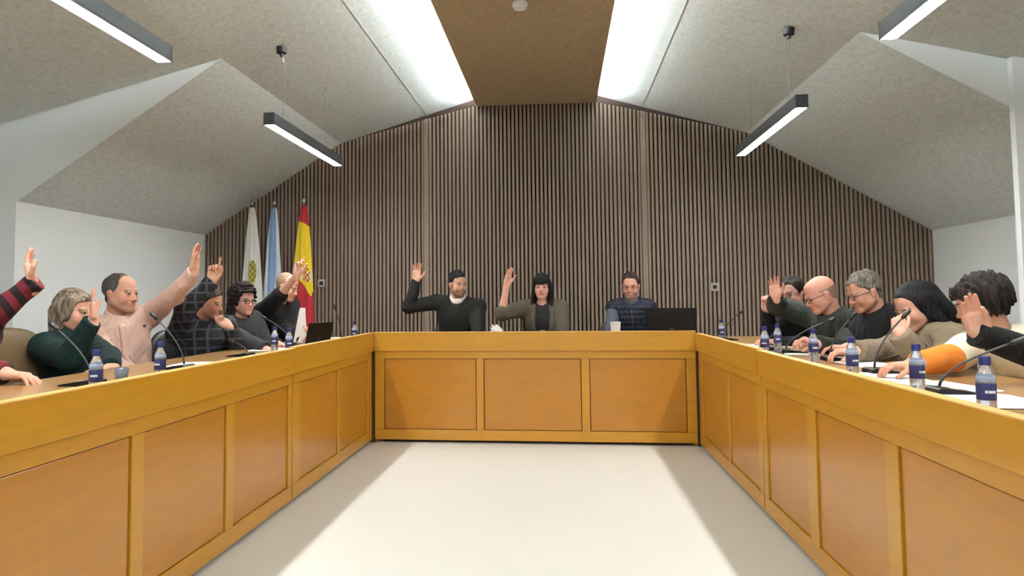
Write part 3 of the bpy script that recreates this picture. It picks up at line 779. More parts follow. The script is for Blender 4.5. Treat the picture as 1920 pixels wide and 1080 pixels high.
        o = bmobj('shoe', bm, M['shoe'], None, smooth=True); o.matrix_world = Matrix(((rt[0], fw[0], 0, b_[0]+fw[0]*.06), (rt[1], fw[1], 0, b_[1]+fw[1]*.06), (0, 0, 1, .046), (0, 0, 0, 1)))
        mw = o.matrix_world.copy(); o.parent = body; o.matrix_parent_inverse = Matrix.Translation((-hc[0], -hc[1], 0)); o.matrix_basis = mw
    if glasses:
        bm = bmesh.new()
        for sx in (-1, 1):
            c = L(sx*.031, .103, -.004)
            tube(bm, [c+s*(.024*math.cos(a)*Rh[0]+.0185*math.sin(a)*Rh[2]) for a in np.linspace(0, 2*PI, 16, endpoint=False)], glasses.get('r', .0022), 6, closed=True)
            tube(bm, [L(sx*.055, .100, 0), L(sx*.072, .08, .002), L(sx*.081, .0, .002), L(sx*.080, -.012, -.006)], .002, 6)
        tube(bm, [L(-.008, .108, 0), L(0, .112, .003), L(.008, .108, 0)], .0018, 6)
        child(bmobj('glasses', bm, glasses['mat'], None, smooth=True))
    if chair is not False:
        place_chair(hc[0]-fw[0]*.03+cdx, hc[1]-fw[1]*.03, by+cdx, 'black office chair of the person in '+_short if 'fist' not in _short else 'black office chair of the person with the '+_short)
    return body, A, dict(N=N, up=up, fT=fT, rT=rT, T=T, child=child, H=H, Rh=Rh, L=L, s=s, garm=garm)


def lathe_w(): pass
SK1 = srgb(206, 158, 136); SK2 = srgb(198, 152, 130); SK3 = srgb(214, 164, 146); SK4 = srgb(186, 140, 116)
D2 = lambda x, y, z: np.array([x, y, z], float)
HM = dict(
 ash=strand_mat('ash_blonde_hair', srgb(72, 62, 54), srgb(158, 142, 122), 70),
 dark=strand_mat('dark_brown_hair', srgb(18, 13, 12), srgb(44, 34, 30), 90),
 black=strand_mat('black_hair', srgb(9, 8, 10), srgb(30, 28, 32), 90),
 greyshort=strand_mat('short_grey_dark_hair', srgb(46, 42, 40), srgb(92, 86, 82), 160),
 grey=strand_mat('grey_hair', srgb(72, 68, 62), srgb(136, 128, 118), 150),
 paleg=strand_mat('thin_pale_hair', srgb(150, 118, 100), srgb(180, 150, 130), 160),
 brown=strand_mat('brown_hair', srgb(32, 22, 18), srgb(70, 50, 40), 120))
G = dict(
 green=cloth_mat('dark_green_knit', srgb(8, 34, 34), rough=.9, var=.3, bump=.4, bscale=90),
 pink=cloth_mat('pale_pink_shirt_cloth', srgb(214, 180, 166), var=.05, bump=.15),
 maroon=stripes_mat('maroon_black_stripes', srgb(18, 7, 10), srgb(104, 16, 34), 5.5),
 plaid=stripes_mat('dark_navy_plaid', srgb(9, 10, 16), srgb(70, 72, 84), 5.0, plaid=True),
 greyj=cloth_mat('charcoal_jacket_cloth', srgb(40, 39, 42)),
 blackt=cloth_mat('black_shirt_cloth', srgb(9, 10, 12)),
 olivet=cloth_mat('dark_sweater_cloth', srgb(24, 24, 23)),
 taupe2=cloth_mat('olive_grey_jacket_cloth', srgb(80, 73, 62)),
 printed=cloth_mat('dark_printed_top', srgb(36, 33, 36), var=.5),
 navy=cloth_mat('navy_quilted_nylon', srgb(13, 19, 36), rough=.55),
 greyshirt=cloth_mat('grey_blue_shirt_cloth', srgb(74, 78, 92)),
 blazer=cloth_mat('dark_green_blazer_wool', srgb(34, 40, 33)),
 blackj=cloth_mat('black_jacket_cloth', srgb(10, 10, 12)),
 taupe=cloth_mat('taupe_jacket_cloth', srgb(126, 113, 94), var=.15),
 cream=cloth_mat('cream_sweater_knit', srgb(214, 206, 184), var=.06),
 orange=cloth_mat('orange_knit', srgb(214, 128, 44)),
 whitec=cloth_mat('white_collar_cloth', srgb(226, 226, 226), var=.03),
)
SHORT = dict(t=.010)
# --- left row, nearest first
_short = 'maroon striped jumper'
personA = person('person outside the left edge in a maroon and black striped jumper with one hand raised',
    D2(-2.76, 2.95, 1.15), (0, -5, 0), 0, (-2.86, 2.93), SK1, SHORT, HM['dark'],
    [dict(name='sweater', mat=G['maroon'], off=.022, ro=.008, wa=.005)],
    dict(L=dict(w=P(60, 533, 2.98), e=P(-60, 640, 2.98), hd=D2(-.22, -.05, 1), sleeve=1.1, hn=D2(.85, .5, .1), curl=(.2, .18, .2, .25), spread=.04, thumb=(.5, .4), hs=1.0),
         R=dict(w=PZ(8, 700, .815), e=P(-160, 700, 2.6), hd=D2(1, .05, -.12), hn=D2(0, -.1, -1), curl=(.28, .28, .3, .34), spread=.10, thumb=(.3, .3), hs=1.0)), seed=1)
_short = 'dark green jumper'
personB = person('person with long ash blonde hair in dark green, raised hand before the face',
    P(140, 584, 3.75), (-6, -6, 0), -8, (-2.74, 3.72), SK1, 
    dict(t=.013, long=1, gy=[-.12, -.02, .0, .03, .05, .07, .10], gz=[-.09, -.09, -.075, -.05, .03, .062, .075], amp=.002, freq=70,
         caps=[((-.064, -.02, .03), (-.074, -.03, -.15), .028, .026), ((.064, -.02, .03), (.074, -.03, -.15), .030, .026), ((0, -.08, .0), (0, -.075, -.16), .055, .045), ((-.05, -.06, 0), (-.05, -.06, -.16), .045, .035), ((.05, -.06, 0), (.05, -.06, -.16), .045, .035), ((.05, .03, .06), (.072, .02, -.03), .022, .018), ((-.05, .03, .06), (-.072, .02, -.03), .022, .018)]), HM['ash'],
    [dict(name='sweater', mat=G['green'], off=.026, ro=.016, wa=.005, wf=30)],
    dict(R=dict(w=P(175, 601, 3.45), e=P(118, 740, 3.4), hd=D2(-.07, .02, 1), hn=D2(.76, .60, 0), curl=(.03, .03, .05, .06), spread=.0, thumb=(-.1, .2), hs=.98),
         L=dict(w=P(205, 690, 3.45), e=P(300, 690, 3.62), la=.32, hd=D2(-.9, -.5, -.05), hn=D2(0, 0, -1), curl=(.4,)*4, lb=.26)), fem=True, seed=2, s=1.06, brow=(.12, .08, .05))
_short = 'pale pink shirt'
personC = person('person with receding hair in a pale pink shirt stretching one arm up high',
    P(226, 549, 4.12), (-8, -4, 0), -48, (-2.78, 4.22), SK2,
    dict(t=.006, gy=[-.12, -.05, -.022, -.012, .012, .03, .055, .075, .10], gz=[-.07, -.075, -.045, -.005, .0, .03, .09, .14, .15], baldf=(.03, .07)), HM['greyshort'],
    [dict(name='shirt', mat=G['pink'], off=.020, ro=.002, wa=.005, collar=G['pink'], collar_r=.064, neck=.062)],
    dict(L=dict(w=P(364, 506, 4.0), e=P(325, 590, 4.1), hd=D2(.10, 0, 1), hn=D2(1, -.1, 0), curl=(.12, .08, .08, .12), spread=.02, thumb=(.1, .3), hs=.95),
         R=dict(w=D2(-2.50, 3.88, .66), e=P(180, 700, 3.9), hd=D2(.9, -.2, -.1), hn=D2(0, 0, -1), curl=(.4,)*4)), seed=3, s=1.03, beard=.22, brow=(.08, .055, .04), ruddy=.1, lift=dict(L=.035), fat=1.06)
_short = 'plaid shirt'
personD = person('person in a dark plaid shirt with one arm up and fist at the chin',
    P(391, 567, 4.62), (2, -12, 0), -30, (-2.55, 4.72), SK2,
    dict(t=.012, amp=.003, freq=110), HM['dark'],
    [dict(name='shirt', mat=G['plaid'], off=.024, ro=.012, wa=.004, collar=G['plaid'])],
    dict(R=dict(w=P(399, 526, 4.36), e=P(330, 600, 4.3), hd=D2(.12, 0, 1), hn=D2(.5, -.85, 0), curl=(.05, 1.0, 1.2, 1.3), spread=.05, thumb=(.2, .7)),
         L=dict(hs=.88, w=P(428, 611, 4.50), e=P(462, 668, 4.55), hd=D2(-.75, .1, .45), hn=D2(.1, -.6, .7), curl=(1.2, 1.25, 1.3, 1.3), spread=.0, thumb=(.0, .8))), seed=4, s=.92, ruddy=.2, beard=.25)
glassm = dict(mat=M['black'], r=.0024)
thin = dict(mat=M['darkgrey'], r=.0014)
_short = 'charcoal jacket'
personE = person('person with dark curly hair and black glasses in a charcoal jacket',
    P(456, 563, 5.0), (-30, -5, 0), -20, (-2.46, 5.12), SK3,
    dict(t=.034, long=1, top=.01, amp=.007, freq=210, gy=[-.12, -.02, .0, .03, .05, .07, .10], gz=[-.09, -.09, -.075, -.04, .035, .06, .07],
         caps=[((-.075, -.03, .03), (-.085, -.04, -.13), .036, .034), ((.075, -.03, .03), (.088, -.04, -.13), .036, .036), ((0, -.09, .0), (0, -.08, -.14), .06, .05)]), HM['dark'],
    [dict(name='jacket', mat=G['greyj'], off=.024, ro=.008, wa=.004)],
    dict(R=dict(w=P(498, 655, 4.55), e=P(440, 650, 4.5), hd=D2(.9, -.3, -.1), hn=D2(0, 0, -1), curl=(.3,)*4),
         L=dict(w=P(520, 645, 4.9), e=P(500, 660, 5.1), hd=D2(.9, -.3, -.1), hn=D2(0, 0, -1), curl=(.3,)*4)), fem=True, seed=5, glasses=glassm, s=.9, fat=1.03)
_short = 'black short sleeves'
personF = person('balding person in black by the flags with a bare forearm raised',
    P(538, 537, 5.6), (-6, -22, 0), -15, (-2.50, 5.72), SK3,
    dict(t=.004, gz=[-.07, -.075, -.045, -.005, .0, .03, .09, .14, .15], baldf=(.0, .055)), HM['paleg'],
    [dict(name='shirt', mat=G['blackt'], off=.022, ro=.006, wa=.004)],
    dict(R=dict(w=P(556, 516, 5.20), e=P(523, 580, 5.1), sleeve=.16, hd=D2(.15, 0, 1), hn=D2(.8, -.5, -.2), curl=(.2, .5, .7, .8), spread=.05, thumb=(.2, .3), hs=.92),
         L=dict(w=P(566, 638, 5.45), e=P(530, 640, 5.5), hd=D2(.55, -.1, .5), hn=D2(-.3, -.8, .4), curl=(.7,)*4, thumb=(.3, .6))), seed=6, s=.94, ruddy=.1)
# --- behind the central desk
_short = 'dark jumper and white collar'
personG = person('person with short black hair in dark jumper and white collar, hand raised',
    P(858, 533, 6.28), (-52, -4, 0), -90, (-.96, 6.42), SK2,
    dict(t=.007, top=.022, amp=.004, freq=110, gz=[-.07, -.075, -.045, -.005, .0, .03, .062, .08, .088]), HM['black'],
    [dict(name='sweater', mat=G['olivet'], off=.018, ro=.006, wa=.004, neck=.076, collar=G['whitec'], collar_r=.062)],
    dict(R=dict(w=P(781, 526, 6.15), e=P(755, 590, 6.15), hd=D2(.05, 0, 1), hn=D2(.1, -1, 0), curl=(.1, .08, .1, .2), spread=.10, thumb=(.55, .3)),
         L=dict(w=P(885, 652, 5.95), e=P(900, 640, 6.2), hd=D2(-.7, -.5, 0), hn=D2(0, 0, -1), curl=(.4,)*4)), seed=7, cdx=-.10, s=.92, beard=.55, brow=(.012, .01, .01), broad=1.05, lift=dict(R=.02))
_short = 'olive grey jacket'
personH = person('person with long black hair and fringe in olive grey jacket, hand raised',
    P(1016, 538, 6.28), (-92, -2, 0), -90, (-.165, 6.42), SK3,
    dict(t=.014, long=1, top=.012, amp=.0018, freq=80, gy=[-.12, -.02, .0, .03, .05, .07, .10], gz=[-.09, -.09, -.075, -.06, .02, .026, .026],
         caps=[((-.070, -.01, .03), (-.088, .02, -.20), .028, .030), ((.070, -.01, .03), (.088, .02, -.20), .028, .030), ((-.064, .03, .05), (-.074, .045, -.08), .018, .018), ((.064, .03, .05), (.074, .045, -.08), .018, .018), ((0, -.08, .0), (0, -.07, -.16), .055, .045)],
         ells=[((0, .070, .052), (.055, .028, .030))]), HM['black'],
    [dict(name='printed_top', mat=G['printed'], off=.010, arms=False, wa=.002), dict(name='jacket', mat=G['taupe2'], off=.026, ro=.008, wa=.004, open=.10, neck=.08)],
    dict(R=dict(w=P(950, 534, 6.10), e=P(925, 600, 6.05), sleeve=.15, hd=D2(.22, -.02, 1), hn=D2(.75, -.65, 0), curl=(.05, .06, .08, .1), spread=.03, thumb=(.15, .3), hs=.92),
         L=dict(w=P(1030, 655, 6.0), e=P(1062, 650, 6.2), hd=D2(-.9, -.4, 0), hn=D2(0, 0, -1), curl=(.4,)*4)), fem=True, seed=8, s=.92, lip=srgb(176, 70, 66), brow=(.02, .015, .012))
_short = 'navy quilted vest'
personI = person('bearded person with glasses in a navy quilted vest behind the big laptop',
    P(1182, 536, 6.28), (-100, -8, 0), -92, (.64, 6.42), SK3,
    dict(t=.009, top=.014, amp=.002, freq=120, gz=[-.07, -.075, -.045, -.005, .0, .03, .065, .085, .09]), HM['brown'],
    [dict(name='shirt', mat=G['greyshirt'], off=.008, ro=.010, wa=.003, collar=G['greyshirt']), dict(name='quilted_vest', mat=G['navy'], off=.022, arms=False, quilt=1, wa=.002, neck=.072)],
    dict(R=dict(w=P(1165, 652, 5.95), e=P(1135, 640, 6.15), hd=D2(.5, -.6, 0), hn=D2(0, 0, -1), curl=(.4,)*4),
         L=dict(w=P(1232, 650, 6.0), e=P(1238, 640, 6.2), hd=D2(-.2, -.8, 0), hn=D2(0, 0, -1), curl=(.4,)*4)), seed=9, cdx=-.12, s=.92, shw=.155, beard=.55, brow=(.03, .018, .014),
    glasses=dict(mat=mat('red_brown_frames', srgb(140, 50, 44), .4), r=.0024))
# --- right row, farthest first
_short = 'raised fist on the right'
personJ = person('person with dark hair, mostly hidden behind the bald person, holding up a fist',
    P(1484, 549, 5.12), (222, -8, 0), 205, (1.80, 5.22), SK3,
    dict(t=.014, top=.01, amp=.004, freq=90), HM['dark'],
    [dict(name='sweater', mat=G['blackj'], off=.022, ro=.006, wa=.004)],
    dict(R=dict(w=P(1439, 583, 5.05), e=P(1440, 660, 5.1), hd=D2(0, 0, 1), hn=D2(-.6, -.75, 0), curl=(.9, 1.1, 1.2, 1.2), spread=.0, thumb=(.1, .7)),
         L=dict(w=P(1456, 642, 4.85), e=P(1480, 650, 4.8), hd=D2(-.9, -.1, .2), hn=D2(0, 0, -1), curl=(.5,)*4)), seed=10, glasses=glassm, s=.9)
_short = 'dark green blazer'
personK = person('bald person with thin glasses in a dark green blazer, open hand raised',
    P(1538, 551, 4.62), (184, -26, 0), 195, (1.86, 4.68), SK3,
    dict(t=.0035, gz=[-.07, -.075, -.045, -.005, .0, .03, .09, .14, .15], bald=.028), HM['paleg'],
    [dict(name='shirt', mat=G['blackt'], off=.012, arms=False, wa=.001, h=.01), dict(name='blazer', mat=G['blazer'], off=.028, ro=.010, wa=.004, neck=.068)],
    dict(R=dict(w=P(1455, 557, 4.76), hs=.86, e=P(1540, 650, 5.6), hd=D2(-.14, -.05, 1), hn=D2(-.35, -.9, .15), curl=(.18, .22, .3, .4), spread=.12, thumb=(.4, .4)),
         L=dict(w=P(1534, 646, 4.12), e=P(1600, 720, 4.15), hd=D2(-.85, .1, .3), hn=D2(-.3, -.2, -.9), curl=(.6, .65, .7, .75), thumb=(.2, .6), spread=.08)), seed=11, glasses=thin, s=.93, ruddy=.2, fat=1.08, brow=(.35, .25, .2))
_short = 'black jacket and grey hair'
personL = person('person with short grey hair and glasses looking down in a black jacket',
    P(1621, 546, 4.22), (187, -22, 0), 205, (1.92, 4.24), SK2,
    dict(t=.010, top=.008, amp=.003, freq=120, gz=[-.07, -.075, -.045, -.005, .005, .035, .06, .075, .08]), HM['grey'],
    [dict(name='jacket', mat=G['blackj'], off=.028, ro=.010, wa=.004)],
    dict(R=dict(w=P(1530, 645, 4.3), e=P(1600, 660, 4.4), hd=D2(-.9, .1, 0), hn=D2(0, 0, -1), curl=(.4,)*4),
         L=dict(w=P(1592, 652, 3.98), e=P(1640, 690, 3.9), hd=D2(-.8, .4, 0), hn=D2(0, 0, -1), curl=(.4,)*4)), seed=12, glasses=thin, s=.92, ruddy=.15, fat=1.08, broad=1.06, brow=(.2, .17, .15))
_short = 'taupe jacket'
personM = person('person with long straight black hair in taupe jacket, face resting on one hand',
    P(1716, 573, 3.82), (193, -26, 0), 190, (2.02, 3.84), SK3,
    dict(t=.012, long=1, top=.003, amp=.0016, freq=80, gy=[-.12, -.02, .0, .03, .05, .07, .10], gz=[-.09, -.09, -.075, -.03, .05, .082, .095],
         caps=[((-.070, -.02, .04), (-.082, -.05, -.16), .030, .034), ((.070, -.02, .04), (.082, -.05, -.16), .030, .034), ((0, -.09, .03), (0, -.16, -.18), .065, .055), ((-.05, -.08, 0), (-.06, -.15, -.17), .045, .045), ((.05, -.08, 0), (.06, -.15, -.17), .045, .045), ((-.055, .01, .06), (-.076, .0, -.07), .020, .02), ((.055, .01, .06), (.076, .0, -.07), .020, .02)]), HM['black'],
    [dict(name='jacket', mat=G['taupe'], off=.028, ro=.012, wa=.004, neck=.066, collar=G['whitec'], collar_r=.052)],
    dict(L=dict(w=P(1687, 626, 3.52), hs=.8, e=P(1690, 900, 3.3), hd=D2(.05, .25, 1), hn=D2(.6, .7, .2), curl=(.7, .8, .9, 1.0), spread=.02, thumb=(.1, .5)),
         R=dict(w=P(1602, 658, 3.62), e=P(1690, 690, 3.9), hd=D2(-1, .05, -.05), hn=D2(0, 0, -1), curl=(.45,)*4)), fem=True, seed=13, s=.96, brow=(.02, .015, .012))
_short = 'cream and orange jumper'
personN = person('person with curly dark hair turned away in a cream jumper with orange sleeves',
    P(1841, 569, 3.16), (128, -14, 0), 176, (2.12, 3.20), SK4,
    dict(t=.022, top=.006, amp=.006, freq=230, gy=[-.12, -.05, -.022, -.012, .012, .03, .055, .075, .10], gz=[-.06, -.065, -.05, -.03, .0, .028, .045, .05, .05], ells=[((0, .075, .062), (.055, .035, .03))]), HM['dark'],
    [dict(name='sweater', mat=G['cream'], off=.020, ro=.002, wa=.005, neck=.07, frac=.30), dict(name='orange_sleeves', mat=G['orange'], off=.020, torso=False, fore=.12, wa=.003)],
    dict(R=dict(w=P(1714, 683, 2.93), sleeve=.9, e=P(1850, 720, 3.2), hd=D2(-1, .0, -.08), hn=D2(0, 0, -1), curl=(.3,)*4, spread=.08, thumb=(.3, .4)),
         L=dict(w=D2(1.90, 3.02, .66), e=P(1990, 800, 2.95), hd=D2(-.9, .3, -.05), hn=D2(0, 0, -1), curl=(.4,)*4)), fem=True, seed=14, s=.93, broad=1.0)
_short = 'black jumper at the right edge'
personO = person('person outside the right edge in a black jumper holding up an open palm',
    D2(1.97, 2.66, 1.15), (180, -5, 0), 182, (2.16, 2.62), SK2, SHORT, HM['dark'],
    [dict(name='sweater', mat=G['blackj'], off=.022, ro=.006, wa=.003)],
    dict(R=dict(sleeve=1.1, w=P(1840, 630, 2.72), e=P(1960, 900, 2.7), hd=D2(-.30, 0, 1), hn=D2(-.25, -1, .05), curl=(.06, .08, .12, .2), spread=.0, thumb=(-.15, .5), hs=.93),
         L=dict(w=D2(1.86, 2.40, .66), e=D2(2.4, 2.3, .6), hd=D2(-.9, .2, 0), hn=D2(0, 0, -1), curl=(.3,)*4)), seed=15)

# ------------------------------------------------------------------ things on the desks
def bottle_proto():
    t = empty('water_bottle', (0, 0, 0), 0); K = .76
    def lathe(bm, prof, seg=20): return globals()['lathe'](bm, [(r*K, z) for r, z in prof], seg)
    bm = bmesh.new(); lathe(bm, [(.022, 0), (.027, .004), (.0285, .012), (.0275, .03), (.0285, .05), (.0285, .105), (.0275, .112), (.024, .128), (.015, .146), (.0125, .151), (.0125, .158)], 24)
    bmobj('bottle_body', bm, M['pet'], t, smooth=True)
    bm = bmesh.new(); lathe(bm, [(.0289, .062), (.0293, .064), (.0293, .102), (.0289, .104)], 24); bmobj('label', bm, M['blabel'], t, smooth=True)
    bm = bmesh.new(); lathe(bm, [(.0282, .110), (.0284, .112), (.0275, .118), (.0262, .123)], 24); bmobj('neck_highlight', bm, M['paleblue'], t, smooth=True)  # added ring: highlight on the clear neck put into pale blue
    bm = bmesh.new()
    for a in (-110, -90, -70): 
        for k in range(1):
            x_, y_ = .0296*K*math.cos(math.radians(a)), .0296*K*math.sin(math.radians(a)); box(bm, x_-.0035, y_-.0005, .080, x_+.0045, y_+.0006, .087)
    bmobj('label_print', bm, M['bwhite'], t)
    bm = bmesh.new(); lathe(bm, [(.017, .150), (.0175, .152), (.0175, .168), (.016, .172)], 20); bmobj('cap', bm, M['cap'], t, smooth=False)
    return t
bp0 = bottle_proto(); firstb = True
for px, py, lb in ((4, 690, 'small water bottle at the left edge of the picture'), (181, 655, 'small water bottle before the person in dark green'), (301, 641, 'small water bottle before the person in the pink shirt'),
                   (515, 617, 'small water bottle nearest the charcoal jacket, left one of two side by side'), (542, 621, 'small water bottle beside the upright paper, right one of two side by side'), (665, 603, 'small water bottle alone on the far left corner of the desks'),
                   (1352, 599, 'small water bottle alone on the far right corner of the desks'), (1425, 612, 'small water bottle beside the bald person, left one of the two standing close together'), (1457, 607, 'small water bottle beside the bald person, right one of the two standing close together'),
                   (1524, 617, 'small water bottle before the dark green blazer'), (1596, 632, 'small water bottle before the person in the black jacket'), (1717, 645, 'small water bottle between the taupe jacket and the orange sleeve'), (1845, 668, 'small water bottle nearest the camera on the right desk')):
    q = PZ(px, py, TZ+.172)
    if q[1] > 5.6: q = q*5.6/q[1]
    if px in (515, 542): q = P(px, py, 4.2 if px == 515 else 3.95)
    if abs(q[0]+1.465) < .06 or (q[0] > -1.52 and q[0] < 0): q[0] = min(q[0], -1.525)
    if 0 < q[0] < 1.08: q[0] = 1.08
    b = bp0 if firstb else copy_tree(bp0); firstb = False
    b.location = (q[0], q[1], TZ); b.rotation_euler = (0, 0, rng.rand()*1.0-.5); tag(b, lb, 'bottle', 'small water bottles on the desks')
def mic(foot, head, lb, mids=None, pale=False):
    foot = np.array(foot, float); foot[2] = TZ; head = np.array(head, float)
    t = empty('desk_microphone', foot, 0, lb, 'microphone', 'gooseneck microphones on the desks')
    sx = -1 if foot[0] < 0 else 1
    bm = bmesh.new()
    prof = [(-.03, 0), (.11, 0), (.11, .006), (.02, .020), (-.02, .024), (-.03, .018)]
    a = [bm.verts.new((sx*x_, -.055, z_)) for x_, z_ in prof]; b = [bm.verts.new((sx*x_, .055, z_)) for x_, z_ in prof]
    bm.faces.new(a); bm.faces.new(b[::-1])
    for i in range(6): bm.faces.new((a[i], b[i], b[(i+1) % 6], a[(i+1) % 6]))
    bmobj('base', bm, M['blackgloss'], t, bevel=.004)
    bm = bmesh.new(); box(bm, sx*.05-.012, -.02, .0135, sx*.05+.012, .02, .0172); bmobj('talk_button', bm, M['socket'], t)
    h = head-foot; p0 = np.array([0, 0, .025]); p1 = np.array([0, 0, .025+h[2]*.38])+h*np.array([.04, .04, 0]); pts = []
    for u in np.linspace(0, 1, 14):
        pts.append((1-u)**2*p0+2*u*(1-u)*p1+u*u*h)
    mt = M['alu'] if pale else M['darkgrey']
    bm = bmesh.new(); tube(bm, pts, [.0048]*3+[.0036]*11, 8); bmobj('gooseneck', bm, mt, t, smooth=True)
    d = nrm(pts[-1]-pts[-2]); bm = bmesh.new(); tube(bm, [h-d*.004, h, h+d*.03, h+d*.042, h+d*.046], [.005, .0085, .0095, .009, .004], 10); bmobj('microphone_head', bm, M['black'], t, smooth=True)
for (fx, fy), (hx, hy), dy, lb, pale in (
    ((172, 722), (108, 618), .0, 'gooseneck microphone in front of the person in dark green', True), ((345, 692), (294, 598), .0, 'gooseneck microphone in front of the plaid shirt', True),
    ((463, 668), (436, 640), .1, 'gooseneck microphone between the plaid shirt and the charcoal jacket', False), ((545, 648), (500, 598), .0, 'gooseneck microphone between the charcoal jacket and the upright paper', True),
    ((640, 630), (628, 579), .0, 'gooseneck microphone beside the small laptop on the left', False),
    ((1762, 738), (1898, 643), -.03, 'gooseneck microphone nearest the camera on the right', False), ((1640, 700), (1692, 596), .0, 'gooseneck microphone in front of the taupe jacket', False),
    ((1556, 676), (1594, 598), .0, 'gooseneck microphone between the dark green blazer and the black jacket', False), ((1474, 662), (1552, 602), .0, 'gooseneck microphone in front of the dark green blazer', False),
    ((1437, 656), (1452, 625), .0, 'gooseneck microphone between the two close water bottles and the camera', False), ((1354, 630), (1386, 588), .0, 'gooseneck microphone on the far right corner of the desks', False)):
    q = PZ(fx, fy, TZ)
    if q[1] > 5.55: q = np.array([q[0]*5.55/q[1], 5.55, TZ])
    if -1.56 < q[0] < 0: q = np.array([-1.56, q[1], TZ])
    if 0 < q[0] < 1.10: q = np.array([1.10, q[1], TZ])
    mic(q, P(hx, hy, q[1]+dy), lb, pale=pale)
def sheet(px, py, rz, lb, w_=.21, d_=.297, n=1):
    q = PZ(px, py, TZ+.003)
    o = empty('paper_stack' if n > 1 else 'paper_sheet', (q[0], q[1], TZ), rz, lb, 'paper', 'white papers on the desks')
    for i in range(n):
        bm = bmesh.new(); nx = 6
        vs_ = [[bm.verts.new((w_*(a/nx-.5), d_*(b/nx-.5), .0012+i*.0012+.0016*(math.sin(a*1.3+i)*math.sin(b*.9+i)+1)*(.3 if n > 1 else 1))) for b in range(nx+1)] for a in range(nx+1)]
        for a in range(nx):
            for b in range(nx): bm.faces.new((vs_[a][b], vs_[a+1][b], vs_[a+1][b+1], vs_[a][b+1]))
        ob = bmobj('sheet', bm, M['paper'], o); md = ob.modifiers.new('solid', 'SOLIDIFY'); md.thickness = .0006
        ob.rotation_euler = (0, 0, .05*i)
for a in ((362, 683, .1, 'white paper sheet on the left desk before the plaid shirt'), (625, 633, .3, 'small white paper beside the laptop on the left desk', .15, .18), (500, 655, .2, 'white paper sheet on the left desk before the charcoal jacket'),
          (1505, 662, -.2, 'white papers on the right desk before the dark green blazer'), (1440, 648, .1, 'white papers on the right desk beside the two close water bottles'), (1622, 682, .15, 'white papers on the right desk before the black jacket'), (1662, 706, -.1, 'white papers under the hand beside the orange sleeve'),
          (1770, 724, .08, 'white papers before the orange sleeve on the right desk'), (1880, 752, -.05, 'white papers at the right edge behind the nearest water bottle')):
    sheet(*a, n=3 if 'papers' in a[3] else 1)
# laptops
def laptop(loc, rz, w_, h_, d_, tilt, lb):
    t = empty('laptop', loc, rz, lb, 'laptop')
    bm = bmesh.new(); box(bm, -w_/2, 0, 0, w_/2, d_, .016); bmobj('keyboard_base', bm, M['blackgloss'], t, bevel=.003)
    bm = bmesh.new(); box(bm, -w_/2+.02, .03, .016, w_/2-.02, d_*.6, .018); bmobj('keys', bm, M['darkgrey'], t)
    for nm, y0, y1, z0, z1, m, in (('lid', -.010, 0, 0, h_, M['blackgloss']), ('screen', .0, .0015, .012, h_-.01, M['darkgrey'])):
        bm = bmesh.new(); box(bm, -w_/2+(.0 if nm == 'lid' else .01), y0, z0, w_/2-(.0 if nm == 'lid' else .01), y1, z1)
        if nm == 'lid': pass
        o = bmobj(nm, bm, m, t, bevel=.002 if nm == 'lid' else 0); o.location = (0, 0, .014); o.rotation_euler = (tilt, 0, 0)
        if nm == 'lid':
            bm = bmesh.new(); lathe(bm, [(.001, 0), (.014, 0), (.014, .0008), (.001, .0008)], 20)
            l = bmobj('lid_badge', bm, M['alu'], o); l.rotation_euler = (PI/2, 0, 0); l.location = (0, -.0102, h_*.27); l.scale = (1.6, .6, 1)
q = P(1257, 600, 5.78)
laptop((q[0]+.005, 5.78, TZ), 0, .40, .235, .26, .12, 'big black laptop seen from behind on the central desk')
q = P(594, 630, 4.95)
laptop((q[0], 4.95, TZ), math.radians(68), .26, .165, .19, .25, 'small dark laptop on the left desk beside the upright paper')
# cup
q = P(1154, 612, 5.48)
t = empty('paper_cup', (q[0], 5.48, TZ), 0, 'white paper cup on the central desk before the navy vest', 'cup')
bm = bmesh.new(); lathe(bm, [(.028, 0), (.030, .002), (.040, .140), (.041, .143), (.038, .143), (.029, .006)], 28); bmobj('cup_wall', bm, M['white'], t, smooth=False)
bm = bmesh.new(); lathe(bm, [(.0405, .139), (.043, .141), (.043, .145), (.0405, .146)], 28); bmobj('rim', bm, M['white'], t)
# crumpled tissue on the central desk
q = P(934, 612, 5.46); bm = bmesh.new(); bmesh.ops.create_icosphere(bm, subdivisions=4, radius=1)
for v in bm.verts:
    k = 1+.22*math.sin(v.co.x*5+v.co.z*4)*math.sin(v.co.y*6+1)+.10*math.sin(v.co.z*13+v.co.x*9)
    v.co = Vector((v.co.x*.048*k, v.co.y*.035*k, .062+v.co.z*.062*k)); v.co.x -= .35*(v.co.z-.06)
    v.co.z = max(v.co.z, 0)
o = bmobj('crumpled_tissue', bm, M['paper'], None, smooth=True); o.location = (q[0]+.0, 5.46, TZ); tag(o, 'crumpled white paper tissue on the central desk left of the person with fringe', 'tissue')
# upright paper held by the person near the flags
q = P(561, 640, 5.42); bm = bmesh.new()
pts = [(-.05, 0, 0), (.065, 0, .0), (.045, .01, .275), (.0, .012, .275)]
quadslab(bm, pts, (0, 1, 0), .0012); o = bmobj('paper_sheet', bm, M['paper'], None); o.location = (q[0], 5.42, TZ+.0005); tag(o, 'white paper held upright by the balding person in black near the flags', 'paper')
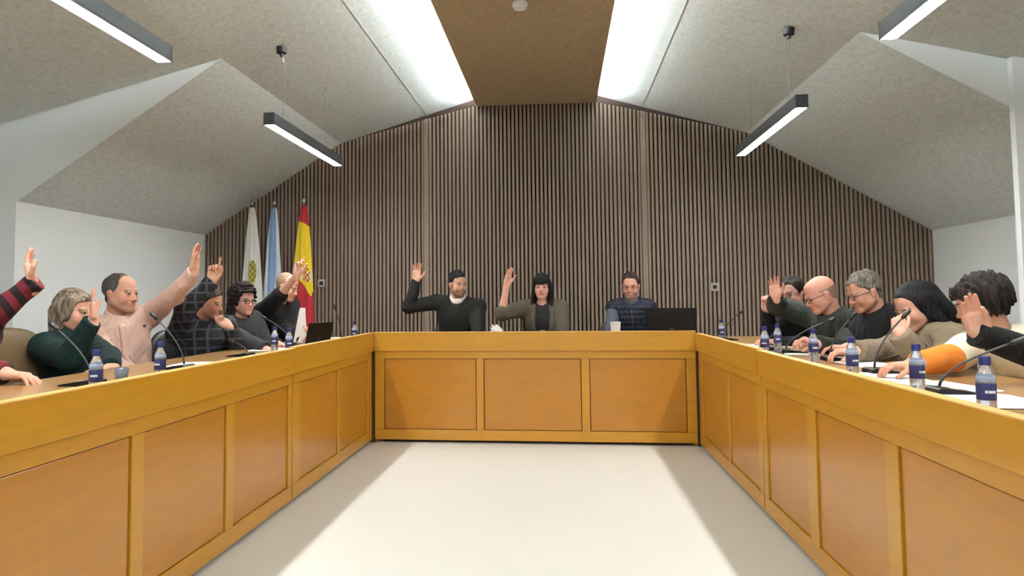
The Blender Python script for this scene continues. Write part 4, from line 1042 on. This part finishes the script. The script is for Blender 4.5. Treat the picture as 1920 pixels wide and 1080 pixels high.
# small plastic cups and caps on the left desk
for px, py, lb in ((228, 712, 'small clear item on the left desk beside the dark green sleeve'),):
    q = PZ(px, py-22, TZ+.06); q[0] = min(q[0], -1.6); bm = bmesh.new(); lathe(bm, [(.022, 0), (.028, .06), (.0268, .06), (.021, .002)], 20)
    o = bmobj('plastic_cup', bm, M['pet'], None, smooth=True); o.location = (q[0], q[1], TZ); tag(o, 'small clear plastic cup beside the dark green sleeve', 'cup')
# plackets, lapels, zips and buttons laid on the garments
from mathutils.bvhtree import BVHTree
def strip(pers, gname, name, m, path, width, thick=.003, seg=14):
    I_ = pers[2]; T = I_['T']; fT = Vector(I_['fT']); me = I_['garm'][gname].data
    bv = BVHTree.FromPolygons([v.co.copy() for v in me.vertices], [tuple(p.vertices) for p in me.polygons])
    off = Vector(pers[0].location) if False else Vector((0, 0, 0))
    P_ = [np.array(p, float) for p in path]; pts = []
    for i in range(len(P_)-1):
        for u in np.linspace(0, 1, seg, endpoint=(i == len(P_)-2)): pts.append(P_[i]*(1-u)+P_[i+1]*u)
    bm = bmesh.new(); rows = []
    for x_, t_, *w_ in pts:
        ww = width*(w_[0] if w_ else 1); row = []
        for k in range(5):
            o = Vector(T(x_+ww*(k/4-.5), .45, t_)); h_ = bv.ray_cast(o, -fT)
            if h_[0] is None: row = None; break
            row.append(h_[0]+fT*.0035)
        if row: rows.append([bm.verts.new(p) for p in row])
    for a, b in zip(rows, rows[1:]):
        for k in range(4): bm.faces.new((a[k], a[k+1], b[k+1], b[k]))
    if not rows: bm.free(); return
    o = bmobj(name, bm, m, None, smooth=True); md = o.modifiers.new('solid', 'SOLIDIFY'); md.thickness = thick; md.offset = 0
    I_['child'](o)
strip(personC, 'shirt', 'placket', G['pink'], [(0, .35), (0, .93)], .034, .006)
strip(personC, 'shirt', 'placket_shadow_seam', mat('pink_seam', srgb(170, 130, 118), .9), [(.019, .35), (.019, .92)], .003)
for k in range(4): strip(personC, 'shirt', 'button', M['white'], [(0, .45+.13*k), (0, .465+.13*k)], .010, .004, 3)
strip(personI, 'quilted_vest', 'zip', M['darkgrey'], [(0, .3), (0, .9)], .012, .004)
strip(personH, 'printed_top', 'chest_print', mat('pale_print', srgb(150, 146, 146), .7), [(0, .48, .5), (0, .53, 1), (0, .58, .4)], .10, .001, 5)
for sx in (-1, 1):
    strip(personH, 'jacket', 'lapel', G['taupe2'], [(sx*.085, .97, .5), (sx*.088, .80, 1), (sx*.07, .5, .5)], .045, .005)
    strip(personK, 'blazer', 'lapel', G['blazer'], [(sx*.075, .97, .6), (sx*.065, .82, 1), (sx*.01, .5, .3)], .05, .006)
    strip(personM, 'jacket', 'lapel', G['taupe'], [(sx*.075, .97, .6), (sx*.06, .82, 1), (sx*.01, .5, .3)], .045, .006)
for k in range(3): strip(personL, 'jacket', 'button', M['chrome'], [(.0, .45+.13*k), (.0, .465+.13*k)], .012, .004, 3)
strip(personL, 'jacket', 'placket', G['blackt'], [(0, .35), (0, .93)], .03, .004)
# lapel microphone of the pink shirt
E_ = personC[2]
bm = bmesh.new(); bmesh.ops.create_icosphere(bm, subdivisions=2, radius=.009); 
q = P(271, 611, 3.93)
for v in bm.verts: v.co += Vector(q)
lm = bmobj('lapel_microphone', bm, M['black'], None, smooth=True); E_['child'](lm)

# ------------------------------------------------------------------ flags
def flag(x, y, ztop, zbot, wb_, colfn, lb, seed):
    t = empty('flag_on_pole', (x, y, 0), 0, lb, 'flag', 'flags on poles before the slatted wall')
    bm = bmesh.new(); lathe(bm, [(.14, 0), (.14, .015), (.05, .03), (.025, .06)], 28); bmobj('pole_base', bm, M['darkgrey'], t)
    bm = bmesh.new(); lathe(bm, [(.0125, .05), (.0125, ztop-.02)], 12); bmobj('pole', bm, M['chrome'], t, smooth=True)
    bm = bmesh.new(); lathe(bm, [(.008, ztop-.03), (.02, ztop-.02), (.022, ztop), (.012, ztop+.02), (.004, ztop+.045)], 14); bmobj('finial', bm, M['chrome'], t, smooth=True)
    nv, nt_ = 150, 120; V = []; col = []; r_ = np.random.RandomState(seed); ph = r_.rand(4)*6.28
    for i in range(nv+1):
        v = i/nv; z = ztop-.05-(ztop-.05-zbot)*v; Rr = .018+(wb_/2-.018)*(v**.62)
        for j in range(nt_):
            a = 2*PI*j/nt_; pl = 1+.22*math.sin(5*a+ph[0]+1.2*v)+.13*math.sin(9*a+ph[1]-2*v)
            px_ = Rr*pl*math.cos(a)+.02*v*math.sin(3*v+ph[2]); py_ = Rr*.55*pl*math.sin(a)
            V.append((px_, py_, z-.03*v*math.sin(a*3+ph[3]))); col.append(colfn(px_, z, v))
    Q = [[i*nt_+j, i*nt_+(j+1) % nt_, (i+1)*nt_+(j+1) % nt_, (i+1)*nt_+j] for i in range(nv) for j in range(nt_)]
    npmesh('flag_cloth', np.array(V), np.array(Q), M['flagcol'], t, np.array(col))
lin = lambda *c: srgb(*c)[:3]
def c_white(x, z, v):
    zz = z-1.40; xx = x-.02
    e = (xx/.045)**2+(zz/.13)**2
    if e < 1 and x > -.03:
        return lin(168, 158, 60) if (math.sin(xx*160)*math.sin(zz*95) > -.15) else lin(96, 96, 40)
    return lin(214, 214, 206)
def c_blue(x, z, v):
    d = x+.018-.10*(v-.3)
    return lin(206, 214, 222) if (x > .012+.02*math.sin(4*v) or x < -.055) else lin(124, 152, 192)
def c_spain(x, z, v):
    top = 1.93-.5*x*1.0; bot = 1.28-1.2*x
    xx, zz = x-.045, z-1.37
    if z > top or z < bot: return lin(168, 22, 38)
    if (abs(xx) < .032 and abs(zz) < .055): return lin(150, 40, 40) if math.sin(xx*140)*math.sin(zz*110) > 0 else lin(214, 190, 130)
    if abs(xx) < .05 and abs(zz) < .06 and abs(abs(xx)-.044) < .006: return lin(200, 200, 190)
    if abs(xx) < .022 and .06 < zz < .085: return lin(150, 60, 30)
    return lin(226, 196, 26)
flag(-3.285, 7.12, 2.165, .72, .23, c_white, 'white flag with an olive yellow emblem, leftmost of the three flags', 1)
flag(-3.045, 7.14, 2.16, .74, .22, c_blue, 'white and light blue flag between the other two flags', 2)
flag(-2.70, 7.10, 2.17, .70, .24, c_spain, 'red and yellow flag with a coat of arms, rightmost of the three flags', 3)


# ------------------------------------------------------------------ light and colour
w = bpy.data.worlds.new('world'); bpy.context.scene.world = w; w.use_nodes = True
w.node_tree.nodes['Background'].inputs[0].default_value = (.9, .95, 1, 1); w.node_tree.nodes['Background'].inputs[1].default_value = .15
vs = bpy.context.scene.view_settings
vs.view_transform = 'Standard'; vs.look = 'None'; vs.gamma = 1; vs.exposure = .62
try: vs.use_curve_mapping = False
except Exception: pass
